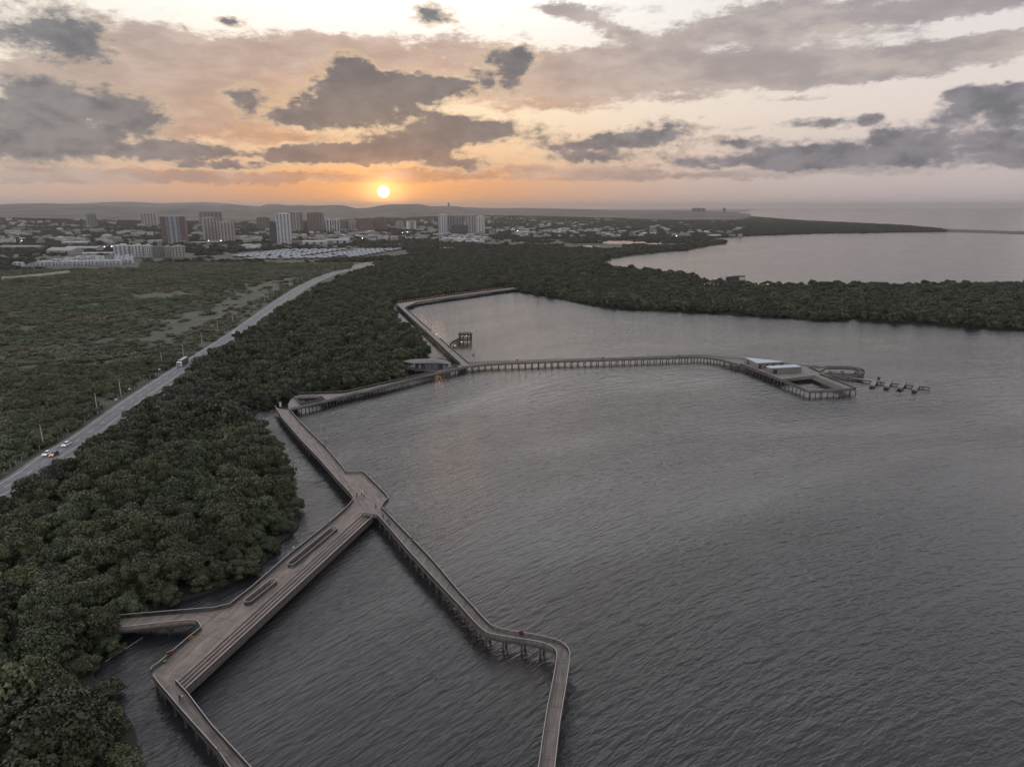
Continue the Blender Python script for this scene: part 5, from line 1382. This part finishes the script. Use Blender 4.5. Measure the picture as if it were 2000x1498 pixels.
# town lights
M['street_light'] = material('bright lamp', (1, 1, 1), 0.4, 0.01, 1, emit=(1.0, 0.93, 0.8), emit_s=9.0)
for i, (x, y, lb) in enumerate([(43, 473, 'above the warehouses at far left'), (90, 438, 'high on the left slope'), (172, 487, 'over the pale warehouse'), (139, 491, 'by the broad grey warehouse'), (205, 486, 'left of the mid rise blocks'), (219, 485, 'beside the leftmost mid rise block'), (408, 473, 'at the foot of the cream towers'), (432, 473, 'right below the cream lower wing'), (476, 472, 'right of the cream towers'), (786, 456, 'below the low pale blocks'), (796, 455, 'under the right pale block'), (708, 468, 'over the wood under the sun'), (1011, 452, 'in the village left of the pond'), (1321, 463, 'near the shore above the bay')]):
    D = place(x, y + 3)[0]; t_ = thing('street_lamp', 'bright street lamp %s' % lb, 'street lamp', (D.x, D.y, LZ))
    hh = H + ray(x, y).z / math.hypot(ray(x, y).x, ray(x, y).y) * math.hypot(D.x, D.y)
    hh = max(7.0, min(hh, 20)); m_ = MB(); m_.cyl((0, 0, -0.5), (0, 0, hh), .15, .1, 6); m_.build('pole', 'lamp_post', t_)
    m_ = MB(); m_.cyl((0, 0, hh), (0, 0, hh + 1.2), 1.1, .7, 8); m_.build('lamp_head', 'street_light', t_)

# ------------------------------------------------------------------ road furniture
poles = [(85.5, 873, 828), (191, 808, 768), (237, 776, 740), (317, 714, 692), (359, 699, 673), (395, 672, 655), (426, 650, 633), (455, 630, 615), (497, 604, 588), (517, 590, 577), (535, 580, 566), (566, 562, 550), (590, 548, 537), (650, 527, 519)]
org_p = None
for i, (x, yb, yt) in enumerate(poles):
    p = G(x, yb, LZ); dist = math.hypot(p.x, p.y); r0 = ray(x, yt); hgt = H + r0.z / math.hypot(r0.x, r0.y) * dist - LZ
    hgt = max(8.0, min(14.0, hgt))
    if org_p is None:
        t_ = thing('utility_pole', 'pale concrete utility pole standing left of the road, the nearest and tallest of the line', 'utility pole', (p.x, p.y, LZ), 'utility poles along the road')
        m_ = MB(); m_.cyl((0, 0, -0.4), (0, 0, 12), 0.26, 0.17, 8); m_.build('pole', 'concrete', t_)
        m_ = MB(); m_.bar((-0.8, 0, 11.6), (0.8, 0, 11.6), .12, .12); m_.build('crossarm', 'pile', t_)
        t_.scale = (1, 1, hgt / 12); org_p = t_
    else:
        lab = ['', 'second pale pole of the line left of the road', 'pole by the white signs left of the road', 'short pole just before the truck', 'tall pole beside the white truck'][i] if i < 5 else 'slim distant utility pole of the line beyond the truck'
        copy_thing(org_p, (p.x, p.y, LZ), 0.3, (1, 1, hgt / 12), lab, 'utility poles along the road')
fe = offset(cen, -8.6); org = fe[0]; O3 = (org.x, org.y, 0)
T_ = thing('wire_fence', 'wire fence on pale posts between the road and the scrub', 'fence', O3)
pm = MB(); pm.box((0, 0, 0.9), (0.16, 0.16, 1.9)); po = pm.build('post', 'concrete', T_); pmesh = po.data; bpy.data.objects.remove(po)
wp = [(p, d) for p, d in walk(fe, 4.2) if p.y > 150][:100]
for k, (p, d) in enumerate(wp):
    q = bpy.data.objects.new('post', pmesh); S.collection.objects.link(q); q.parent = T_; q.location = (p.x - org.x, p.y - org.y, LZ); q.rotation_euler = (r_.uniform(-.06, .06), r_.uniform(-.06, .06), 0)
m_ = MB()
for (a, _), (b_, _) in zip(wp[:-1], wp[1:]):
    for z in (0.7, 1.3): m_.bar((a.x, a.y, LZ + z), (b_.x, b_.y, LZ + z), .02, .02)
m_.build('wire', 'pile', T_, O3)
M['white_paint'] = material('white enamel', (0.75, 0.75, 0.74), 0.5, 0.05, 2)
for (x, y, lb) in ((228, 788, 'small white road sign left of the road by the third pole'), (254, 767, 'small white sign further along the left verge'), (312, 728, 'small round white sign near the truck')):
    p = G(x, y, LZ); t_ = thing('road_sign', lb, 'road sign', (p.x, p.y, LZ), None, 0.5); m_ = MB(); m_.cyl((0, 0, -.2), (0, 0, 2.0), .05, .05, 6); m_.build('post', 'lamp_post', t_)
    m_ = MB(); m_.box((0, -.06, 2.1), (.9, .05, .9)); m_.build('panel', 'white_paint', t_)

# vehicles
M['headlight'] = material('headlight', (.8, .8, .75), .3, .02, 2, emit=(1, .93, .8), emit_s=1.2)
M['tail'] = material('tail light', (.4, .03, .02), .3, .02, 2)
def loft(sections, close=True):
    m_ = MB(); n_ = len(sections[0]); 
    for s_ in sections: m_.v += [tuple(v) for v in s_]
    for i in range(len(sections) - 1):
        for k in range(n_): m_.f.append((i * n_ + k, i * n_ + (k + 1) % n_, (i + 1) * n_ + (k + 1) % n_, (i + 1) * n_ + k))
    m_.f.append(tuple(range(n_))[::-1]); m_.f.append(tuple(range((len(sections) - 1) * n_, len(sections) * n_))); return m_
def ring_sec(x, w, z0, z1): return [(x, -w, z0), (x, -w * .97, (z0 + z1) / 2), (x, -w * .9, z1), (x, w * .9, z1), (x, w * .97, (z0 + z1) / 2), (x, w, z0)]
car_mats = {}
def car(label, px, py, rz, col, bonnet=None, on_right=False):
    p = G(px, py, RZ); t_ = thing('car', label, 'car', (p.x, p.y, RZ), 'cars on the road', rz)
    k = str(col); car_mats.setdefault(k, material('car paint ' + k, col, 0.3, 0.03, 1)); bm_ = car_mats[k]
    body = loft([ring_sec(-2.2, .78, .35, .75), ring_sec(-2.0, .88, .28, .92), ring_sec(-.9, .9, .25, .98), ring_sec(.9, .9, .25, .95), ring_sec(1.9, .86, .28, .82), ring_sec(2.2, .74, .38, .66)])
    bo = body.build('body', bm_, t_)
    cab = loft([ring_sec(-1.75, .74, .92, .96), ring_sec(-1.1, .76, .9, 1.42), ring_sec(.1, .76, .9, 1.46), ring_sec(1.0, .76, .9, .97)]); cab.build('window', 'dark_glass', t_)
    r0 = MB(); r0.box((-.45, 0, 1.455), (1.35, 1.28, .06)); r0.build('roof', bm_, t_)
    if bonnet:
        h_ = MB(); h_.add([(1.05, -.72, 1.0), (2.05, -.66, .84), (2.05, .66, .84), (1.05, .72, 1.0), (2.26, -.66, .5), (2.26, .66, .5)], [(0, 1, 2, 3), (1, 4, 5, 2)]); car_mats.setdefault('b', material('orange bonnet paint', bonnet, .35, .03, 1)); h_.build('bonnet', car_mats['b'], t_)
    for sx in (-1.35, 1.35):
        for sy in (-.8, .8):
            w = MB(); w.cyl((sx, sy - .1, .32), (sx, sy + .1, .32), .33, .33, 14); wo_ = w.build('wheel', 'black', t_)
            q = MB(); q.cyl((sx, sy - .115, .32), (sx, sy + .115, .32), .18, .18, 10); q.build('rim', 'concrete', wo_)
    for sy in (-.6, .6):
        q = MB(); q.box((2.2, sy, .62), (.12, .3, .14)); q.build('headlight', 'headlight', t_)
        q = MB(); q.box((-2.2, sy, .7), (.1, .28, .14)); q.build('tail_light', 'tail', t_)
    return t_
def rdir(px, py):
    p = G(px, py, RZ); best = min(range(len(cen) - 1), key=lambda i: (cen[i] - Vector((p.x, p.y, LZ))).length); return ang(cen[best], cen[best + 1])
car('white car beside the dark one with the orange bonnet', 92, 888, rdir(92, 888) + math.pi, (.78, .79, .80))
car('dark car with an orange yellow bonnet, lowest on the road', 106, 889, rdir(106, 889) + math.pi, (.035, .037, .04), bonnet=(.95, .42, .03))
car('white car following behind the dark one, at the tree edge', 130, 870, rdir(130, 870) + math.pi, (.76, .76, .75))
car('pale car alone half way up the road', 458, 651, rdir(458, 651) + math.pi, (.70, .70, .68))
car('tiny white car far up the road before the bend', 541, 602, rdir(541, 602), (.7, .7, .7))
car('tiny pale car at the right road edge further up', 562, 588, rdir(562, 588), (.7, .7, .7))
car('tiny car on the last stretch of the road, nearer one', 618, 545, rdir(618, 545) + math.pi, (.6, .6, .62))
car('tiny car on the last stretch of the road, farther one', 631, 541, rdir(631, 541), (.6, .6, .6))
p = G(352, 716, RZ); rz = rdir(352, 716) + math.pi
t_ = thing('truck', 'white cab truck with a long pale trailer driving toward the camera', 'truck', (p.x, p.y, RZ), None, rz)
m_ = MB(); m_.box((1.0, 0, 1.75), (2.3, 2.45, 2.7), taper=.96); m_.build('cab', 'white_paint', t_)
m_ = MB(); m_.box((2.16, 0, 2.3), (.1, 2.1, .9)); m_.build('windscreen', 'dark_glass', t_)
m_ = MB(); m_.box((2.17, 0, 1.0), (.1, 2.2, .5)); m_.build('grille', 'black', t_)
m_ = MB(); m_.box((-6.2, 0, 2.35), (11.5, 2.5, 2.6)); tr = m_.build('trailer', 'lamp_post', t_)
m_ = MB(); m_.box((-6.2, 0, 3.7), (11.5, 2.3, .1)); m_.build('trailer_roof', 'concrete', tr)
for sx in (1.2, -1.6, -8.5, -9.8, -11.0):
    for sy in (-1.0, 1.0):
        m_ = MB(); m_.cyl((sx, sy - .15, .5), (sx, sy + .15, .5), .5, .5, 14); m_.build('wheel', 'black', t_)

# ------------------------------------------------------------------ people
M['skin'] = material('skin', (0.22, 0.12, 0.08), 0.6, .05, 3); M['hair'] = material('dark hair', (0.02, 0.015, 0.012), 0.7, .1, 5)
def skin_mesh(name, joints, edges, radii, mt, sub=1):
    me = bpy.data.meshes.new(name); me.from_pydata(joints, edges, []); ob = bpy.data.objects.new(name, me); S.collection.objects.link(ob)
    sk = ob.modifiers.new('s', 'SKIN'); 
    for v, r in zip(me.skin_vertices[0].data, radii): v.radius = (r, r)
    me.skin_vertices[0].data[0].use_root = True
    sb = ob.modifiers.new('u', 'SUBSURF'); sb.levels = sub; sb.render_levels = sub
    dg = bpy.context.evaluated_depsgraph_get(); out = bpy.data.meshes.new_from_object(ob.evaluated_get(dg)); out.materials.clear(); out.materials.append(M[mt] if isinstance(mt, str) else mt)
    bpy.data.objects.remove(ob); out.name = name; return out
def person_meshes(pose):
    st = {'stand': .10, 'walk': .32, 'lean': .08}[pose]; ly = .16 if pose == 'lean' else 0.0; ah = .34 if pose == 'lean' else .05
    J = [(0, 0, .95), (0, ly * .5, 1.2), (0, ly, 1.42), (0, ly + .02, 1.52), (0, ly + .04, 1.60), (0, ly + .04, 1.70),
         (-.1, 0, .88), (-.11, st * .3, .5), (-.11, st * .7, .08), (-.11, st * .7 + .14, .04), (.1, 0, .88), (.11, -st * .2, .5), (.11, -st * .8, .08), (.11, -st * .8 + .14, .04),
         (-.2, ly, 1.40), (-.25, ly + ah * .4, 1.14), (-.22, ly + ah + st * .2, .92), (-.22, ly + ah + .05 + st * .2, .84), (.2, ly, 1.40), (.25, ly + ah * .3, 1.14), (.22, ly + ah - st * .2, .92), (.22, ly + ah + .05 - st * .2, .84)]
    E = [(0, 1), (1, 2), (2, 3), (3, 4), (4, 5), (0, 6), (6, 7), (7, 8), (8, 9), (0, 10), (10, 11), (11, 12), (12, 13), (2, 14), (14, 15), (15, 16), (16, 17), (2, 18), (18, 19), (19, 20), (20, 21)]
    R = [.13, .13, .13, .055, .09, .075, .09, .06, .042, .035, .09, .06, .042, .035, .055, .042, .032, .03, .055, .042, .032, .03]
    body = skin_mesh('body', J, E, R, 'skin')
    sh = skin_mesh('shirt', [J[0], J[1], J[2], J[14], J[15], J[18], J[19]], [(0, 1), (1, 2), (2, 3), (3, 4), (2, 5), (5, 6)], [.16, .16, .155, .075, .06, .075, .06], 'skin')
    tr_ = skin_mesh('trousers', [J[0], J[6], J[7], J[8], J[10], J[11], J[12]], [(0, 1), (1, 2), (2, 3), (0, 4), (4, 5), (5, 6)], [.155, .105, .078, .06, .105, .078, .06], 'skin')
    hr = MB(); hr.cyl((0, ly + .02, 1.66), (0, ly + .02, 1.76), .1, .06, 8); o = hr.build('hair', 'hair'); hm = o.data; bpy.data.objects.remove(o)
    return body, sh, tr_, hm
PM = {k: person_meshes(k) for k in ('stand', 'walk', 'lean')}
cloth = {'white': (.7, .7, .7), 'black': (.02, .02, .022), 'blue': (.08, .12, .22), 'red': (.32, .04, .04), 'grey': (.2, .2, .2), 'khaki': (.22, .18, .11)}
cm = {k: material(k + ' cloth', v, .9, .08, 4) for k, v in cloth.items()}
cmesh = {}
def person(px, py, pose, top, legs, rz, label, z=DZ):
    p = G(px, py, z); t_ = thing('person', label, 'person', (p.x, p.y, z), 'people on the boardwalks', rz)
    bd, sh, tr_, hm = PM[pose]
    for nm, me, mt in (('body', bd, None), ('shirt', sh, top), ('trousers', tr_, legs), ('hair', hm, None)):
        if mt:
            k = (pose, nm, mt)
            if k not in cmesh: d = me.copy(); d.materials.clear(); d.materials.append(cm[mt]); cmesh[k] = d
            me = cmesh[k]
        q = bpy.data.objects.new(nm, me); S.collection.objects.link(q); q.parent = t_
person(697.5, 971.5, 'stand', 'black', 'black', 1.2, 'person in black at the left of the group standing on the junction deck')
person(703.0, 973, 'stand', 'white', 'blue', -1.0, 'person in a white top in the middle of the junction group')
person(706.8, 971.5, 'stand', 'black', 'grey', 2.5, 'person in a dark top right of the white one in the junction group')
person(711.5, 973, 'walk', 'grey', 'black', -.5, 'person in grey at the right of the junction group')
person(734, 993, 'walk', 'grey', 'black', .5, 'person alone near the inner corner of the junction deck')
person(748.5, 1013, 'walk', 'black', 'black', 2.4, 'person in black walking first onto the narrow boardwalk')
person(755.5, 1018.5, 'walk', 'white', 'grey', 2.4, 'person in pale clothes on the narrow boardwalk near the junction')
person(758, 1024, 'walk', 'black', 'blue', 2.4, 'person in a dark top behind the pale one on the narrow boardwalk')
person(762, 1026, 'walk', 'grey', 'black', 2.4, 'person at the right of the walking group on the narrow boardwalk')
person(805, 1058, 'lean', 'black', 'blue', -.6, 'person leaning on the right railing of the narrow boardwalk')
person(634, 876, 'lean', 'black', 'black', -.8, 'person leaning on the railing of the broad boardwalk above the viewing bulge')
person(684.5, 966, 'lean', 'red', 'black', 1.6, 'person at the left railing close to the junction group')
person(574.5, 1077, 'lean', 'white', 'black', .9, 'person at the mangrove side railing by the long oval opening')
person(643, 1027, 'lean', 'red', 'grey', .9, 'person in dark red at the railing above the long oval opening')
person(352, 1370, 'walk', 'black', 'black', -.5, 'person in black walking beside one in white near the plaza corner')
person(357, 1369, 'walk', 'white', 'grey', -.5, 'person in white walking beside one in black near the plaza corner')
person(430, 1475, 'lean', 'grey', 'black', 2.2, 'person at the left railing near the bottom edge of the picture')
person(831, 648, 'walk', 'black', 'black', .8, 'person on the diagonal boardwalk, the farthest one')
person(847, 656, 'walk', 'grey', 'black', .8, 'person on the diagonal boardwalk, between two others')
person(881, 689, 'walk', 'black', 'blue', 3.6, 'person on the diagonal boardwalk below the gazebo footbridge')
person(795, 746.5, 'walk', 'black', 'black', 1.4, 'lone person on the long shore boardwalk')

# rescue boxes, signs and small things on the railings
M['red_box'] = material('dark red enamel', (0.095, 0.028, 0.024), .5, .08, 3)
def rescue(px, py, label, mt='red_box', rz=0.0):
    p = G(px, py, RTOP); t_ = thing('rescue_box', label, 'rescue box', (p.x, p.y, DZ), 'rescue boxes on the railings', rz)
    m_ = MB(); m_.box((0, -.1, 1.1), (.9, .28, 1.0)); m_.build('box', mt, t_); m_ = MB(); m_.box((0, -.1, 1.66), (1.0, .4, .1)); m_.build('lid', mt, t_)
    for s_ in (-.3, .3):
        m_ = MB(); m_.box((s_, -.1, .3), (.07, .07, .6)); m_.build('leg', 'lamp_post', t_)
rescue(1018, 1235, 'dark red rescue box on the railing of the bending narrow boardwalk')
rescue(330.5, 1276, 'dark red rescue box on the railing near the plaza corner', rz=.7)
rescue(1010.5, 703.5, 'dark box on the pier railing, the leftmost of three', 'lamp_post'); rescue(1178, 699.2, 'dark box on the pier railing, the middle of three', 'lamp_post'); rescue(1325.7, 694.2, 'dark box on the pier railing, the rightmost of three', 'lamp_post')
M['ring'] = material('orange life ring', (.42, .19, .06), .5, .05, 3)
p = G(372, 1241, RTOP); t_ = MB(); 
for k in range(16):
    a, b_ = k * math.pi / 8, (k + 1) * math.pi / 8; t_.cyl((.36 * math.cos(a), 0, .36 * math.sin(a)), (.36 * math.cos(b_), 0, .36 * math.sin(b_)), .09, .09, 6)
o = t_.build('life_ring', 'ring'); o.location = (p.x + .25, p.y - .1, DZ + .6); o.rotation_euler = (0, 0, .75); tag(o, 'orange life ring hanging on the plaza railing', 'life ring')
p = G(548, 795, DZ); t_ = thing('info_sign', 'upright cream sign panel at the corner of the broad boardwalk', 'sign', (p.x, p.y, DZ)); m_ = MB(); m_.box((0, 0, 1.25), (.95, .16, 2.1)); m_.build('panel', material('cream panel', (.62, .58, .48), .6, .05, 2), t_)
m_ = MB(); m_.box((0, 0, .1), (.6, .3, .2)); m_.build('base', 'pile', t_)
a, b_ = G(306, 1300.5, DZ), G(318, 1290.5, DZ); d = (b_ - a).normalized(); nn = Vector((d.y, -d.x, 0)); a = a + nn * .9 + d * 1.0; b_ = b_ + nn * .9
t_ = thing('bench', 'low plank bench against the railing in the plaza corner', 'bench', (a.x, a.y, DZ)); m_ = MB(); m_.bar((a.x, a.y, DZ + .45), (b_.x, b_.y, DZ + .45), .6, .1); m_.build('seat', 'deckD', t_, (a.x, a.y, DZ))
for k in (.15, .85):
    p = a.lerp(b_, k); m_ = MB(); m_.box((p.x, p.y, DZ + .2), (.3, .3, .39), ang(a, b_)); m_.build('leg', 'lamp_post', t_, (a.x, a.y, DZ))
# stakes and drifting pole in the water
for i, (x, y, h_, lb) in enumerate(((927, 694.5, 2.6, 'thin stake standing in the water above the pier'), (924, 694, 1.2, 'short stake beside the thin one above the pier'), (573, 912, 2.8, 'bare stick in the water beside the near mangroves'), (578, 916, .7, 'dark stump in the water beside the bare stick'), (532, 861, 2.4, 'twisted stick in the channel left of the broad boardwalk'), (526, 841, .8, 'small stump in the channel near the walkway corner'), (503, 831, 1.2, 'round dark post by the inlet'), (763, 601, 1.6, 'dark post in the far channel'))):
    p = G(x, y, 0); m_ = MB(); m_.cyl((0, 0, -1), (.1, .05, h_), .16 if h_ > 1.5 else .4, .1 if h_ > 1.5 else .3, 7); o = m_.build('mooring_stake', 'trunk'); o.location = (p.x, p.y, 0); tag(o, lb, 'stake', 'stakes in the shallow water')
a, b_ = G(206, 1291, .1), G(279, 1244, .1); m_ = MB(); m_.cyl((0, 0, 0), (b_.x - a.x, b_.y - a.y, 0), .09, .06, 6); o = m_.build('floating_pole', material('bleached wood', (.36, .33, .27), .8, .2, 3)); o.location = (a.x, a.y, .06); tag(o, 'long bleached pole drifting by the mangroves below the side branch', 'pole')

# ------------------------------------------------------------------ haze
hz = bpy.data.meshes.new('haze'); bx = MB(); bx.box((0, 17000, 120), (72000, 38500, 250.0)); ho = bx.build('haze', material('haze tmp', (1, 1, 1)))
mh = bpy.data.materials.new('haze air'); mh.use_nodes = True; th = mh.node_tree; th.nodes.clear()
pv = th.nodes.new('ShaderNodeVolumePrincipled'); pv.inputs['Color'].default_value = (0.60, 0.57, 0.57, 1); pv.inputs['Density'].default_value = 5.0e-5; pv.inputs['Anisotropy'].default_value = 0.74
om = th.nodes.new('ShaderNodeOutputMaterial'); th.links.new(pv.outputs[0], om.inputs['Volume'])
ho.data.materials.clear(); ho.data.materials.append(mh); tag(ho, 'thin evening haze over land and sea', None, None, 'stuff')
